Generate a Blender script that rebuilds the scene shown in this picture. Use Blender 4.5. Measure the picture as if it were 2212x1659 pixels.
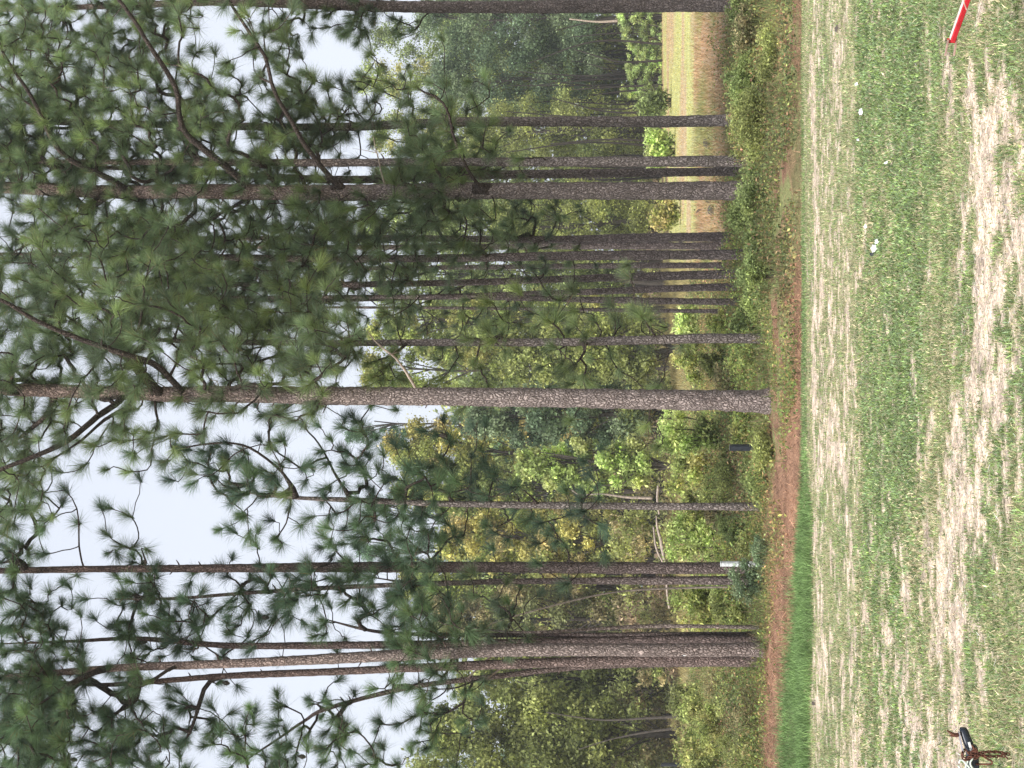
import bpy, math, numpy as np
from mathutils import Matrix
for o in list(bpy.data.objects): bpy.data.objects.remove(o)
S = bpy.context.scene
COL = S.collection
# ------------------------------------------------------------------ camera
H = 2.5; F = 3200.0; PITCH = math.atan((1370 - 1106) / F)
cs, sn = math.cos(PITCH), math.sin(PITCH)
cam = bpy.data.cameras.new('camera'); cam.sensor_width = 36; cam.lens = 36 * F / 2212
cam.clip_start = 0.1; cam.clip_end = 3000
co = bpy.data.objects.new('camera', cam); COL.objects.link(co)
# the photograph was taken with the phone held upright and stored on its side
co.matrix_world = Matrix(((0, 1, 0, 0), (sn, 0, -cs, 0), (-cs, 0, -sn, H), (0, 0, 0, 1)))
S.camera = co
# ------------------------------------------------------------------ sky, sun, exposure
SUN_EL, SUN_AZ = math.radians(52), math.radians(215)      # azimuth from +Y clockwise
W = bpy.data.worlds.new('World'); S.world = W; W.use_nodes = True
nt = W.node_tree; nt.nodes.clear()
sky = nt.nodes.new('ShaderNodeTexSky'); sky.sky_type = 'NISHITA'; sky.sun_disc = False
sky.sun_elevation = SUN_EL; sky.sun_rotation = SUN_AZ; sky.dust_density = 3
hs = nt.nodes.new('ShaderNodeHueSaturation'); hs.inputs['Saturation'].default_value = 0.25
mx = nt.nodes.new('ShaderNodeMix'); mx.data_type = 'RGBA'; mx.inputs[0].default_value = 0.72
mx.inputs[7].default_value = (5.5, 5.9, 6.75, 1)            # even cloud deck
bg = nt.nodes.new('ShaderNodeBackground'); bg.inputs[1].default_value = 0.1
wo = nt.nodes.new('ShaderNodeOutputWorld')
nt.links.new(sky.outputs[0], hs.inputs['Color']); nt.links.new(hs.outputs[0], mx.inputs[6])
nt.links.new(mx.outputs[2], bg.inputs[0]); nt.links.new(bg.outputs[0], wo.inputs[0])
sl = bpy.data.lights.new('sun', 'SUN'); sl.energy = 3.0; sl.angle = math.radians(14); sl.color = (1, .96, .9)
so = bpy.data.objects.new('sun', sl); COL.objects.link(so)
so.rotation_euler = (math.pi / 2 - SUN_EL, 0, math.pi - SUN_AZ)
S.view_settings.view_transform = 'Standard'; S.view_settings.look = 'None'
S.view_settings.exposure = 0.8; S.view_settings.gamma = 1
S.render.engine = 'CYCLES'
# ------------------------------------------------------------------ helpers
def pt(U, V, Y):
    """upright photo position (U right, V down, 1659x2212) at distance Y -> world"""
    a = (U - 829.5) / F; b = (1106 - V) / F
    k = Y / (cs - b * sn)
    return np.array((a * k, Y, H + (sn + b * cs) * k))
def px(Y): return Y / F                                     # metres per photo unit
def gy(V): return H * F / (V - 1370.0)                       # distance of flat ground at photo row V
def hash2(ix, iy, seed):
    h = (ix.astype(np.int64) * 374761393 + iy.astype(np.int64) * 668265263 + seed * 1442695041) & 0xffffffff
    h = ((h ^ (h >> 13)) * 1274126177) & 0xffffffff
    return ((h ^ (h >> 16)) & 0xffff) / 65535.0
def noise(x, y, seed=0):
    x = np.asarray(x, float); y = np.asarray(y, float)
    ix = np.floor(x); iy = np.floor(y); fx = x - ix; fy = y - iy
    fx = fx * fx * (3 - 2 * fx); fy = fy * fy * (3 - 2 * fy)
    a = hash2(ix, iy, seed); b = hash2(ix + 1, iy, seed); c = hash2(ix, iy + 1, seed); d = hash2(ix + 1, iy + 1, seed)
    return (a * (1 - fx) + b * fx) * (1 - fy) + (c * (1 - fx) + d * fx) * fy
def fbm(x, y, seed=0, o=4):
    r = 0; a = .5; t = 0
    for k in range(o):
        r = r + a * noise(x * 2 ** k, y * 2 ** k, seed + k); t += a; a *= .55
    return r / t
def sstep(a, b, x):
    t = np.clip((x - a) / (b - a), 0, 1); return t * t * (3 - 2 * t)

class MB:
    """collects vertices, faces and tints; build() links them as one mesh"""
    def __init__(s): s.v = []; s.c = []; s.f = []; s.n = 0
    def add(s, v, faces, c):
        v = np.asarray(v, float).reshape(-1, 3)
        c = np.asarray(c, float)
        if c.ndim == 1: c = np.tile(c, (len(v), 1))
        s.v.append(v); s.c.append(c)
        if not isinstance(faces, list): faces = [faces]
        for f in faces: s.f.append(np.asarray(f, np.int64) + s.n)
        s.n += len(v)
    def build(s, name, mat, parent=None, smooth=False):
        me = bpy.data.meshes.new(name)
        v = np.concatenate(s.v); c = np.concatenate(s.c)
        me.vertices.add(len(v)); me.vertices.foreach_set('co', v.astype(np.float32).ravel())
        tot = np.concatenate([np.full(len(f), f.shape[1]) for f in s.f])
        li = np.concatenate([f.ravel() for f in s.f])
        me.loops.add(len(li)); me.loops.foreach_set('vertex_index', li.astype(np.int32))
        me.polygons.add(len(tot))
        st = np.concatenate([[0], np.cumsum(tot)[:-1]])
        me.polygons.foreach_set('loop_start', st.astype(np.int32))
        me.polygons.foreach_set('loop_total', tot.astype(np.int32))
        me.polygons.foreach_set('use_smooth', np.full(len(tot), smooth))
        at = me.attributes.new('tint', 'FLOAT_COLOR', 'POINT')
        at.data.foreach_set('color', np.concatenate([c[:, :3], np.ones((len(c), 1))], 1).astype(np.float32).ravel())
        me.update(calc_edges=True)
        me.materials.append(mat)
        o = bpy.data.objects.new(name, me); COL.objects.link(o)
        if parent is not None:
            o.parent = parent; o.matrix_parent_inverse = Matrix.Translation(-parent.location)
        return o
def tag(o, label=None, cat=None, group=None, kind=None):
    for k, v in (('label', label), ('category', cat), ('group', group), ('kind', kind)):
        if v: o[k] = v
    return o
def empty(name, loc, label, cat, group=None):
    o = bpy.data.objects.new(name, None); o.empty_display_size = .3; COL.objects.link(o)
    o.location = [float(q) for q in loc]
    return tag(o, label, cat, group)
def tube(mb, P, R, n, c, rough=0, seed=0, cap=False):
    P = np.asarray(P, float); R = np.asarray(R, float); m = len(P)
    T = np.gradient(P, axis=0); T /= np.linalg.norm(T, axis=1)[:, None] + 1e-9
    ref = np.array((0, 1, 0.)) if abs(T[0][1]) < .8 else np.array((1., 0, 0))
    A = np.cross(T, ref); A /= np.linalg.norm(A, axis=1)[:, None] + 1e-9
    B = np.cross(T, A)
    th = np.linspace(0, 2 * np.pi, n, endpoint=False)
    rr = R[:, None] * np.ones(n)
    if rough:
        s = np.cumsum(np.r_[0, np.linalg.norm(np.diff(P, axis=0), axis=1)])
        a = np.abs(((th / np.pi) % 2) - 1) * 6
        nn = fbm(np.tile(a, (m, 1)) + np.where(th > np.pi, 40, 0), np.tile(s[:, None] * 9, (1, n)), seed, 3)
        rr = rr * (1 + rough * (nn - .5) * 2)
    V = P[:, None] + rr[..., None] * (np.cos(th)[None, :, None] * A[:, None] + np.sin(th)[None, :, None] * B[:, None])
    i = np.arange(m - 1)[:, None] * n; j = np.arange(n)[None]; k = (j + 1) % n
    f = np.stack([i + j, i + k, i + n + k, i + n + j], -1).reshape(-1, 4)
    fl = [f]
    if cap: fl += [np.arange(n)[::-1][None], (np.arange(n) + (m - 1) * n)[None]]
    mb.add(V, fl, c)
def smooth_path(P, step):
    """Catmull-Rom through the rows of P (any columns)"""
    P = np.asarray(P, float); Q = np.vstack([2 * P[0] - P[1], P, 2 * P[-1] - P[-2]]); out = []
    for i in range(len(P) - 1):
        a, b, c, d = Q[i:i + 4]; L = np.linalg.norm((c - b)[:3]); k = max(1, int(L / step))
        t = (np.arange(k) / k)[:, None]
        out.append(.5 * (2 * b + (c - a) * t + (2 * a - 5 * b + 4 * c - d) * t ** 2 + (3 * b - a - 3 * c + d) * t ** 3))
    out.append(P[-1:]); return np.vstack(out)
def box(mb, c0, c1, col):
    x0, y0, z0 = c0; x1, y1, z1 = c1
    v = [(x0, y0, z0), (x1, y0, z0), (x1, y1, z0), (x0, y1, z0), (x0, y0, z1), (x1, y0, z1), (x1, y1, z1), (x0, y1, z1)]
    mb.add(v, np.array([(0, 3, 2, 1), (4, 5, 6, 7), (0, 1, 5, 4), (1, 2, 6, 5), (2, 3, 7, 6), (3, 0, 4, 7)]), col)
# ------------------------------------------------------------------ materials
def new_mat(name):
    m = bpy.data.materials.new(name); m.use_nodes = True
    n = m.node_tree; n.nodes.clear(); return m, n.nodes, n.links
def leaf_mat(name, trans=.35, rough=.55, vary=.35, scale=3.0):
    m, N, L = new_mat(name)
    at = N.new('ShaderNodeAttribute'); at.attribute_name = 'tint'
    tc = N.new('ShaderNodeNewGeometry')
    no = N.new('ShaderNodeTexNoise'); no.inputs['Scale'].default_value = scale; L.new(tc.outputs['Position'], no.inputs['Vector'])
    mr = N.new('ShaderNodeMapRange'); mr.inputs[1].default_value = .3; mr.inputs[2].default_value = .7
    mr.inputs[3].default_value = 1 - vary; mr.inputs[4].default_value = 1 + vary; L.new(no.outputs[0], mr.inputs[0])
    mu = N.new('ShaderNodeVectorMath'); mu.operation = 'SCALE'; L.new(at.outputs['Color'], mu.inputs[0]); L.new(mr.outputs[0], mu.inputs['Scale'])
    d = N.new('ShaderNodeBsdfPrincipled'); d.inputs['Roughness'].default_value = rough; d.inputs['Specular IOR Level'].default_value = .3
    L.new(mu.outputs[0], d.inputs['Base Color'])
    t = N.new('ShaderNodeBsdfTranslucent'); L.new(mu.outputs[0], t.inputs['Color'])
    x = N.new('ShaderNodeMixShader'); x.inputs[0].default_value = trans
    L.new(d.outputs[0], x.inputs[1]); L.new(t.outputs[0], x.inputs[2])
    o = N.new('ShaderNodeOutputMaterial'); L.new(x.outputs[0], o.inputs[0]); return m
def bark_mat(name, plate=(.30, .262, .245), crack=(.115, .096, .09), red=(.23, .13, .095), scale=16.0):
    m, N, L = new_mat(name)
    g = N.new('ShaderNodeNewGeometry')
    mp = N.new('ShaderNodeMapping'); mp.inputs['Scale'].default_value = (1, 1, .5); L.new(g.outputs['Position'], mp.inputs[0])
    w = N.new('ShaderNodeTexNoise'); w.inputs['Scale'].default_value = 7; L.new(mp.outputs[0], w.inputs['Vector'])
    ad = N.new('ShaderNodeVectorMath'); ad.operation = 'MULTIPLY_ADD'; ad.inputs[1].default_value = (.16, .16, .16)
    L.new(w.outputs['Color'], ad.inputs[0]); L.new(mp.outputs[0], ad.inputs[2])
    v = N.new('ShaderNodeTexVoronoi'); v.feature = 'DISTANCE_TO_EDGE'; v.inputs['Scale'].default_value = scale * 1.5; L.new(ad.outputs[0], v.inputs['Vector'])
    v2 = N.new('ShaderNodeTexVoronoi'); v2.inputs['Scale'].default_value = scale * 1.5; L.new(ad.outputs[0], v2.inputs['Vector'])
    cr = N.new('ShaderNodeValToRGB'); cr.color_ramp.elements[0].position = .02; cr.color_ramp.elements[0].color = (*crack, 1)
    cr.color_ramp.elements[1].position = .13; cr.color_ramp.elements[1].color = (*plate, 1); L.new(v.outputs['Distance'], cr.inputs[0])
    hsv = N.new('ShaderNodeHueSaturation'); L.new(cr.outputs[0], hsv.inputs['Color'])
    mr = N.new('ShaderNodeMapRange'); mr.inputs[3].default_value = .72; mr.inputs[4].default_value = 1.25
    sp = N.new('ShaderNodeSeparateColor'); L.new(v2.outputs['Color'], sp.inputs[0]); L.new(sp.outputs[0], mr.inputs[0]); L.new(mr.outputs[0], hsv.inputs['Value'])
    fi = N.new('ShaderNodeTexNoise'); fi.inputs['Scale'].default_value = 45; fi.inputs['Detail'].default_value = 4; L.new(g.outputs['Position'], fi.inputs['Vector'])
    at = N.new('ShaderNodeAttribute'); at.attribute_name = 'tint'
    mu = N.new('ShaderNodeMix'); mu.data_type = 'RGBA'; mu.blend_type = 'MULTIPLY'; mu.inputs[0].default_value = 1
    L.new(hsv.outputs[0], mu.inputs[6]); L.new(at.outputs['Color'], mu.inputs[7])
    mr2 = N.new('ShaderNodeMapRange'); mr2.inputs[1].default_value = .3; mr2.inputs[2].default_value = .7; mr2.inputs[3].default_value = .55; mr2.inputs[4].default_value = 1.4
    L.new(fi.outputs[0], mr2.inputs[0])
    sc = N.new('ShaderNodeVectorMath'); sc.operation = 'SCALE'; L.new(mu.outputs[2], sc.inputs[0]); L.new(mr2.outputs[0], sc.inputs['Scale'])
    b = N.new('ShaderNodeBsdfPrincipled'); b.inputs['Roughness'].default_value = .9; b.inputs['Specular IOR Level'].default_value = .15
    L.new(sc.outputs[0], b.inputs['Base Color'])
    sm = N.new('ShaderNodeMath'); sm.operation = 'MINIMUM'; sm.inputs[1].default_value = .25; L.new(v.outputs['Distance'], sm.inputs[0])
    bp = N.new('ShaderNodeBump'); bp.inputs['Strength'].default_value = 1; bp.inputs['Distance'].default_value = .08
    L.new(sm.outputs[0], bp.inputs['Height']); L.new(bp.outputs[0], b.inputs['Normal'])
    o = N.new('ShaderNodeOutputMaterial'); L.new(b.outputs[0], o.inputs[0]); return m
def plain_mat(name, col, rough=.6, metal=0, vary=.3, scale=20, bump=.2):
    m, N, L = new_mat(name)
    tc = N.new('ShaderNodeTexCoord'); no = N.new('ShaderNodeTexNoise'); no.inputs['Scale'].default_value = scale; no.inputs['Detail'].default_value = 5
    L.new(tc.outputs['Object'], no.inputs['Vector'])
    cr = N.new('ShaderNodeValToRGB'); c = np.array(col)
    cr.color_ramp.elements[0].position = .3; cr.color_ramp.elements[0].color = (*(c * (1 - vary)), 1)
    cr.color_ramp.elements[1].position = .7; cr.color_ramp.elements[1].color = (*np.minimum(c * (1 + vary), 1), 1)
    L.new(no.outputs[0], cr.inputs[0])
    b = N.new('ShaderNodeBsdfPrincipled'); b.inputs['Roughness'].default_value = rough; b.inputs['Metallic'].default_value = metal
    L.new(cr.outputs[0], b.inputs['Base Color'])
    bp = N.new('ShaderNodeBump'); bp.inputs['Strength'].default_value = bump; bp.inputs['Distance'].default_value = .01
    L.new(no.outputs[0], bp.inputs['Height']); L.new(bp.outputs[0], b.inputs['Normal'])
    o = N.new('ShaderNodeOutputMaterial'); L.new(b.outputs[0], o.inputs[0]); return m
def ground_mat():
    m, N, L = new_mat('soil_and_thatch')
    at = N.new('ShaderNodeAttribute'); at.attribute_name = 'tint'
    g = N.new('ShaderNodeNewGeometry')
    a = N.new('ShaderNodeTexNoise'); a.inputs['Scale'].default_value = 35; a.inputs['Detail'].default_value = 5; L.new(g.outputs['Position'], a.inputs['Vector'])
    mr = N.new('ShaderNodeMapRange'); mr.inputs[1].default_value = .3; mr.inputs[2].default_value = .7; mr.inputs[3].default_value = .45; mr.inputs[4].default_value = 1.45
    L.new(a.outputs[0], mr.inputs[0])
    sc = N.new('ShaderNodeVectorMath'); sc.operation = 'SCALE'; L.new(at.outputs['Color'], sc.inputs[0]); L.new(mr.outputs[0], sc.inputs['Scale'])
    b = N.new('ShaderNodeBsdfPrincipled'); b.inputs['Roughness'].default_value = .95; b.inputs['Specular IOR Level'].default_value = .1
    L.new(sc.outputs[0], b.inputs['Base Color'])
    bp = N.new('ShaderNodeBump'); bp.inputs['Strength'].default_value = .7; bp.inputs['Distance'].default_value = .03
    L.new(a.outputs[0], bp.inputs['Height']); L.new(bp.outputs[0], b.inputs['Normal'])
    o = N.new('ShaderNodeOutputMaterial'); L.new(b.outputs[0], o.inputs[0]); return m
M_NEEDLE = leaf_mat('pine_needles', .4, .45, .25, 1.5)
M_LEAF = leaf_mat('broad_leaves', .5, .6, .3, .5)
M_GRASS = leaf_mat('grass_blades', .3, .6, .2, 2.5)
M_BARK = bark_mat('pine_bark')
M_TWIG = bark_mat('pine_twig_bark', (.13, .10, .085), (.03, .024, .02), scale=25)
M_DEAD = plain_mat('dead_wood', (.36, .29, .24), .9, 0, .4, 14, .5)
M_SMALL = plain_mat('hardwood_bark', (.075, .062, .052), .9, 0, .4, 6, .4)
M_GROUND = ground_mat()
# ------------------------------------------------------------------ ground
TAN = [(1420, 2120, 130, 34, .55), (1290, 2085, 120, 30, .6), (1230, 2120, 150, 22, .4), (1100, 2190, 200, 25, .4),
       (1060, 2100, 90, 45, .5), (880, 2130, 170, 40, .5), (640, 2070, 190, 60, .45), (560, 2170, 90, 30, .3), (300, 2040, 260, 42, .45), (120, 2000, 160, 20, .25),
       (1540, 1800, 130, 12, .5), (1350, 1752, 120, 5, .5), (1130, 1756, 230, 6, .5), (860, 1790, 260, 12, .2), (1000, 1822, 220, 8, .15), (700, 1802, 110, 24, .35),
       (330, 1766, 330, 9, .45), (1600, 1750, 90, 8, .3), (1600, 2160, 60, 18, .35), (760, 1755, 120, 6, .5),
       (300, 1850, 300, 40, .16), (120, 1930, 160, 26, .22), (480, 1990, 130, 14, .3), (250, 2120, 90, 14, .3)]
GRN = [(1300, 1950, 420, 85, .5), (700, 1925, 330, 55, .45), (1540, 2200, 150, 40, .35), (330, 2140, 130, 40, .3),
       (60, 2170, 130, 60, .25), (1000, 2010, 260, 25, .3), (500, 2130, 120, 20, .3), (1450, 1850, 200, 40, .3), (1560, 1720, 200, 12, .4), (900, 1735, 600, 8, .4)]
def edgeV(U): return np.interp(U, [0, 150, 300, 560, 620, 1000, 1300, 1660], [1744, 1744, 1752, 1752, 1741, 1738, 1730, 1722])
def greenV(U): return np.interp(U, [0, 150, 230, 440, 560, 640, 1060, 1300, 1660], [1690, 1684, 1694, 1708, 1720, 1724, 1722, 1722, 1716])
def strawV(U): return np.interp(U, [0, 200, 330, 560, 760, 1000, 1060, 1200, 1660], [1650, 1650, 1664, 1672, 1692, 1700, 1706, 1711, 1713])
def tan_amount(x, y):
    """0 green lawn .. 1 bare pale thatch"""
    V = 1370 + H * F / np.maximum(y, 5); U = 829.5 + x / np.maximum(y, 5) * F
    n = .22 * fbm(x * 1.2 + 3, y * 1.7, 5, 3) + .38 * fbm(x * 3.2, y * 5.0, 9, 3) + .40 * fbm(x * 9, y * 11, 12, 3)
    b = 0
    for (u, v, su, sv, k) in TAN: b = b + k * np.exp(-((U - u) / su) ** 2 - ((V - v) / sv) ** 2)
    for (u, v, su, sv, k) in GRN: b = b - k * np.exp(-((U - u) / su) ** 2 - ((V - v) / sv) ** 2)
    return sstep(.51, .61, n + .20 * b)
def dryness(x, y):
    U = 829.5 + x / np.maximum(y, 5) * F; V = 1370 + H * F / np.maximum(y, 5)
    g = np.exp(-((U - 1350) / 520) ** 2 - ((V - 1950) / 110) ** 2) + .8 * np.exp(-((U - 620) / 300) ** 2 - ((V - 1930) / 50) ** 2)
    return .6 * fbm(x * .6, y * .8, 51, 4) + .4 * fbm(x * 2.2, y * 5, 57, 3) + .14 - .24 * g
def zones(x, y):
    """ground colours by what covers the ground"""
    x = np.asarray(x, float); y = np.asarray(y, float)
    U = 829.5 + x / np.maximum(y, 5) * F; V = 1370 + H * F / np.maximum(y, 5)
    n1 = fbm(x * .35, y * .25, 21, 4)[..., None]; n2 = fbm(x * 2.5, y * 2.5, 33, 3)[..., None]
    t = tan_amount(x, y)[..., None]
    dry = dryness(x, y)[..., None]
    green = np.array((.20, .21, .11)) * (.45 + .8 * n2); olive = np.array((.28, .27, .15)) * (.7 + .6 * n2)
    n3 = fbm(x * 10, y * 13, 35, 3)[..., None]; pale = np.array((.66, .53, .42)) * (.10 + 1.55 * n3)
    lawn = green + (olive - green) * sstep(.4, .65, dry); lawn = lawn * (1 - t) + pale * t
    straw = np.array((.30, .175, .115)) * (.3 + 1.4 * n2)
    weeds = np.array((.22, .23, .10)) * (.6 + .8 * n2)
    brown = np.array((.16, .105, .06)) * (.6 + .8 * n2)
    field = np.array((.43, .43, .19)) * (.75 + .5 * n2)
    fieldb = np.array((.44, .32, .22)) * (.75 + .5 * n2)
    edge = edgeV(U)[..., None] + 8 * (n2 - .5); gtop = greenV(U)[..., None] + 16 * (n2 - .5)
    bank_b = strawV(U)[..., None] + 30 * (n1 - .5) + 16 * (n2 - .5)
    Vv = V[..., None]
    c = lawn
    m = sstep(edge + 1, edge - 4, Vv); strip = (green * .8); c = c * (1 - m) + strip * m
    m = sstep(3, -4, Vv - gtop); rs = (.8 * sstep(1040, 1150, U))[..., None]; c = c * (1 - m) + (straw * (1 - rs) + weeds * .8 * rs) * m
    m = sstep(bank_b + 4, bank_b - 10, Vv) ; wd = sstep(.35, .6, n2); c = c * (1 - m) + (weeds * .8 * wd + straw * (1 - wd) * .9) * m
    m = sstep(1590, 1560, Vv); fr = sstep(.35, .62, fbm(x * .5, y * .22, 61, 4))[..., None]
    red = fieldb * (.85, .82, .78) * (1 - fr) + weeds * fr; c = c * (1 - m) + red * m
    r = sstep(1040, 1140, U)[..., None]
    fs = sstep(.45, .62, fbm(x * .16, y * .22, 71, 4))[..., None]
    m = sstep(1512, 1490, Vv + 22 * (n1 - .5)); f2 = field * (1 - .8 * fs) + fieldb * .8 * fs
    c = c * (1 - m) + (f2 * r + (weeds * .7 + fieldb * .3) * (1 - r)) * m
    m = sstep(1424, 1419, Vv); c = c * (1 - m) + brown * m
    return c
def height(x, y):
    h = .05 * (fbm(x * .4, y * .4, 81, 3) - .5) + .12 * sstep(22.8, 24, y) * sstep(60, 40, y) * (fbm(x * 1.4, y * 1.4, 85, 3) - .5) + .02 * (fbm(x * 3, y * 3, 83, 2) - .5)
    dip = -.10 * np.exp(-((y - 23.4) / .8) ** 2)            # shallow ditch behind the lawn
    bank = .04 * np.exp(-((y - 26.5) / 2.0) ** 2)
    return h + (dip + bank) + .0
ys = np.concatenate([np.linspace(-40, 7, 20), np.arange(7.5, 30, .045), np.arange(30, 60, .25), np.arange(60, 150, 1.0), np.geomspace(151, 350, 20)])
xs = np.concatenate([-np.geomspace(350, 16, 30), np.arange(-15.5, -8, .5), np.arange(-8, 8, .06), np.arange(8, 16, .5), np.geomspace(16, 350, 30)])
X, Yg = np.meshgrid(xs, ys); Z = height(X, Yg)
mb = MB(); nx = len(xs); i = np.arange(len(ys) - 1)[:, None] * nx + np.arange(nx - 1)[None]
mb.add(np.stack([X, Yg, Z], -1), np.stack([i, i + 1, i + nx + 1, i + nx], -1).reshape(-1, 4), zones(X, Yg).reshape(-1, 3))
tag(mb.build('ground', M_GROUND, smooth=True), kind='structure')

rng = np.random.default_rng(7)
def blades(mb, x, y, z, ln, wd, lean, col, r, two=True, az=None):
    """one bent blade per entry"""
    n = len(x)
    if az is None: az = r.uniform(0, 2 * np.pi, n)
    d = np.stack([np.cos(az), np.sin(az), 0 * az], 1); up = np.array((0, 0, 1.))
    fa = r.uniform(0, 2 * np.pi, n); s = np.stack([np.cos(fa), np.sin(fa), 0 * fa], 1) * (wd / 2)[:, None]
    b = np.stack([x, y, z], 1)
    sl = np.sin(lean)[:, None]; cl = np.cos(lean)[:, None]
    mid = b + (d * sl * .4 + up * cl * .6) * ln[:, None] * .9
    tip = b + (d * sl * 1.05 + up * cl * .9) * ln[:, None]
    i = np.arange(n)[:, None]
    if two:
        v = np.stack([b - s, b + s, mid + s * .8, mid - s * .8, tip], 1); k = i * 5
        mb.add(v, [np.hstack([k, k + 1, k + 2, k + 3]), np.hstack([k + 3, k + 2, k + 4])], np.repeat(col, 5, 0))
    else:
        v = np.stack([b - s, b + s, tip], 1); k = i * 3
        mb.add(v, np.hstack([k, k + 1, k + 2]), np.repeat(col, 3, 0))
def scatter(y0, y1, dens, r, over=1.12):
    """random ground points inside a wedge a little wider than the view"""
    A = (y1 ** 2 - y0 ** 2) * .27 * over; n = int(A * dens)
    y = np.sqrt(r.uniform(y0 ** 2, y1 ** 2, n)); x = r.uniform(-1, 1, n) * .27 * over * y + r.uniform(-.3, .3, n)
    return x, y
# lawn
mb = MB()
for (y0, y1, dens, two) in ((8.6, 13, 4200, True), (13, 17, 2600, True), (17, 23.0, 1500, False)):
    x, y = scatter(y0, y1, dens, rng); t = tan_amount(x, y)
    keep = rng.uniform(0, 1, len(x)) > t * .78; x, y, t = x[keep], y[keep], t[keep]
    n = len(x); dry = dryness(x, y)
    ln = rng.uniform(.022, .062, n) * (1 - .45 * t) * (.7 + .7 * fbm(x * 1.5, y * 1.5, 91, 2))
    g = np.array((.235, .325, .12)) * np.exp(rng.normal(0, .4, (n, 1))) * (.55 + .9 * fbm(x * 14, y * 14, 97, 2))[:, None]; g[:, 2] *= rng.uniform(.7, 1.5, n)
    s = np.array((.54, .47, .30)) * np.exp(rng.normal(0, .35, (n, 1)))
    pick = rng.uniform(0, 1, n) < .08 + .36 * sstep(.42, .72, dry) + .3 * t
    col = np.where(pick[:, None], s, g)
    blades(mb, x, y, height(x, y) - .004, ln, rng.uniform(.005, .010, n) * (1 if y1 < 14 else 1.5), rng.uniform(.15, 1.25, n), col, rng, two)
tag(mb.build('lawn_grass', M_GRASS), 'short patchy mown lawn in green and straw colours', 'lawn', kind='stuff')
# pale clippings lying flat
mb = MB()
for (y0, y1, dens) in ((8.6, 14, 1600), (14, 22.5, 700)):
    x, y = scatter(y0, y1, dens, rng); t = tan_amount(x, y)
    keep = rng.uniform(0, 1, len(x)) < .05 + .62 * t; x, y = x[keep], y[keep]; n = len(x)
    az = rng.normal(0, .7, n) + np.pi * rng.integers(0, 2, n)
    blades(mb, x, y, height(x, y) + rng.uniform(.002, .012, n), rng.uniform(.03, .09, n), rng.uniform(.004, .008, n), rng.uniform(1.3, 1.55, n),
           np.minimum(np.array((.76, .63, .53)) * np.exp(rng.normal(0, .42, (n, 1))) * (.35 + 1.2 * fbm(x * 7, y * 9, 99, 3))[:, None], .9), rng, False, az)
tag(mb.build('dry_thatch', M_GRASS), 'pale dry grass clippings lying in flat streaks on the lawn', 'dry grass', kind='stuff')
# tall green strip and bank
mb = MB(); x, y = scatter(20.8, 26.5, 1500, rng); U = 829.5 + x / y * F; V = 1370 + H * F / y
k = (V < edgeV(U) + rng.normal(0, 2, len(x))) & (V > greenV(U) + 3 + rng.normal(0, 6, len(x))); x, y, U = x[k], y[k], U[k]; n = len(x)
tall = .4 + .9 * sstep(760, 450, U)
blades(mb, x, y, height(x, y) - .01, rng.uniform(.05, .17, n) * tall * (.5 + fbm(x * 2, y * 2, 16, 2)), rng.uniform(.006, .011, n), rng.uniform(.1, .9, n),
       np.array((.20, .31, .11)) * np.exp(rng.normal(0, .35, (n, 1))) * (.6 + .7 * fbm(x * 2, y * 3, 15, 3))[:, None], rng, True)
tag(mb.build('ditch_grass', M_GRASS), 'strip of taller bright green grass between lawn and pine straw', 'grass', kind='stuff')
mb = MB(); x, y = scatter(22.2, 34, 420, rng); U = 829.5 + x / y * F; V = 1370 + H * F / y
k = (V < greenV(U) + 6) & (V > strawV(U) - 10 + 16 * rng.normal(size=len(x)) + 60 * (fbm(x * 1.3, y * .8, 63, 3) - .5)) & (rng.uniform(0, 1, len(x)) < 1 - .75 * sstep(1040, 1150, U)); x, y = x[k], y[k]; n = len(x)
blades(mb, x, y, height(x, y) + rng.uniform(0, .03, n), rng.uniform(.12, .28, n), rng.uniform(.006, .01, n), rng.uniform(1.1, 1.6, n),
       np.array((.33, .195, .125)) * np.exp(rng.normal(0, .5, (n, 1))) * (.45 + 1.1 * fbm(x * 1.6, y * 1.6, 65, 3))[:, None], rng, True)
tag(mb.build('pine_straw', M_GRASS), 'red-brown fallen pine straw covering the bank under the pines', 'pine straw', kind='stuff')
# ------------------------------------------------------------------ foliage helpers
def leaves(mb, P, Nrm, size, col, r, narrow=.55):
    n = len(P); Nrm = Nrm / (np.linalg.norm(Nrm, axis=1)[:, None] + 1e-9)
    a = r.normal(size=(n, 3)); a -= (a * Nrm).sum(1)[:, None] * Nrm; a /= np.linalg.norm(a, axis=1)[:, None] + 1e-9
    b = np.cross(Nrm, a); s = size[:, None]
    v = np.stack([P - a * s, P + b * s * narrow + Nrm * s * .15, P + a * s, P - b * s * narrow + Nrm * s * .15], 1)
    k = np.arange(n)[:, None] * 4
    mb.add(v, np.hstack([k, k + 1, k + 2, k + 3]), np.repeat(col, 4, 0))
def blob_crown(mb, blobs, n, size, cols, r, narrow=.55, drop=0.):
    """leaves spread over the shells of a set of clumps; each clump has its own hue"""
    w = blobs[:, 3] ** 2; idx = r.choice(len(blobs), n, p=w / w.sum())
    d = r.normal(size=(n, 3)); d /= np.linalg.norm(d, axis=1)[:, None]
    rad = blobs[idx, 3] * np.abs(r.normal(.7, .38, n))
    P = blobs[idx, :3] + d * rad[:, None] * np.array((1, 1, .8)); P[:, 2] -= drop * r.uniform(0, 1, n)
    cols = np.asarray(cols); ci = r.integers(0, len(cols), len(blobs)); cv = r.uniform(.85, 1.18, len(blobs)) * 1.95
    col = cols[ci][idx] * (cv[idx] * np.exp(r.normal(0, .42, n)))[:, None]
    leaves(mb, P, d + r.normal(size=(n, 3)) * .7, size * r.uniform(.6, 1.4, n), col, r, narrow)
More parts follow.
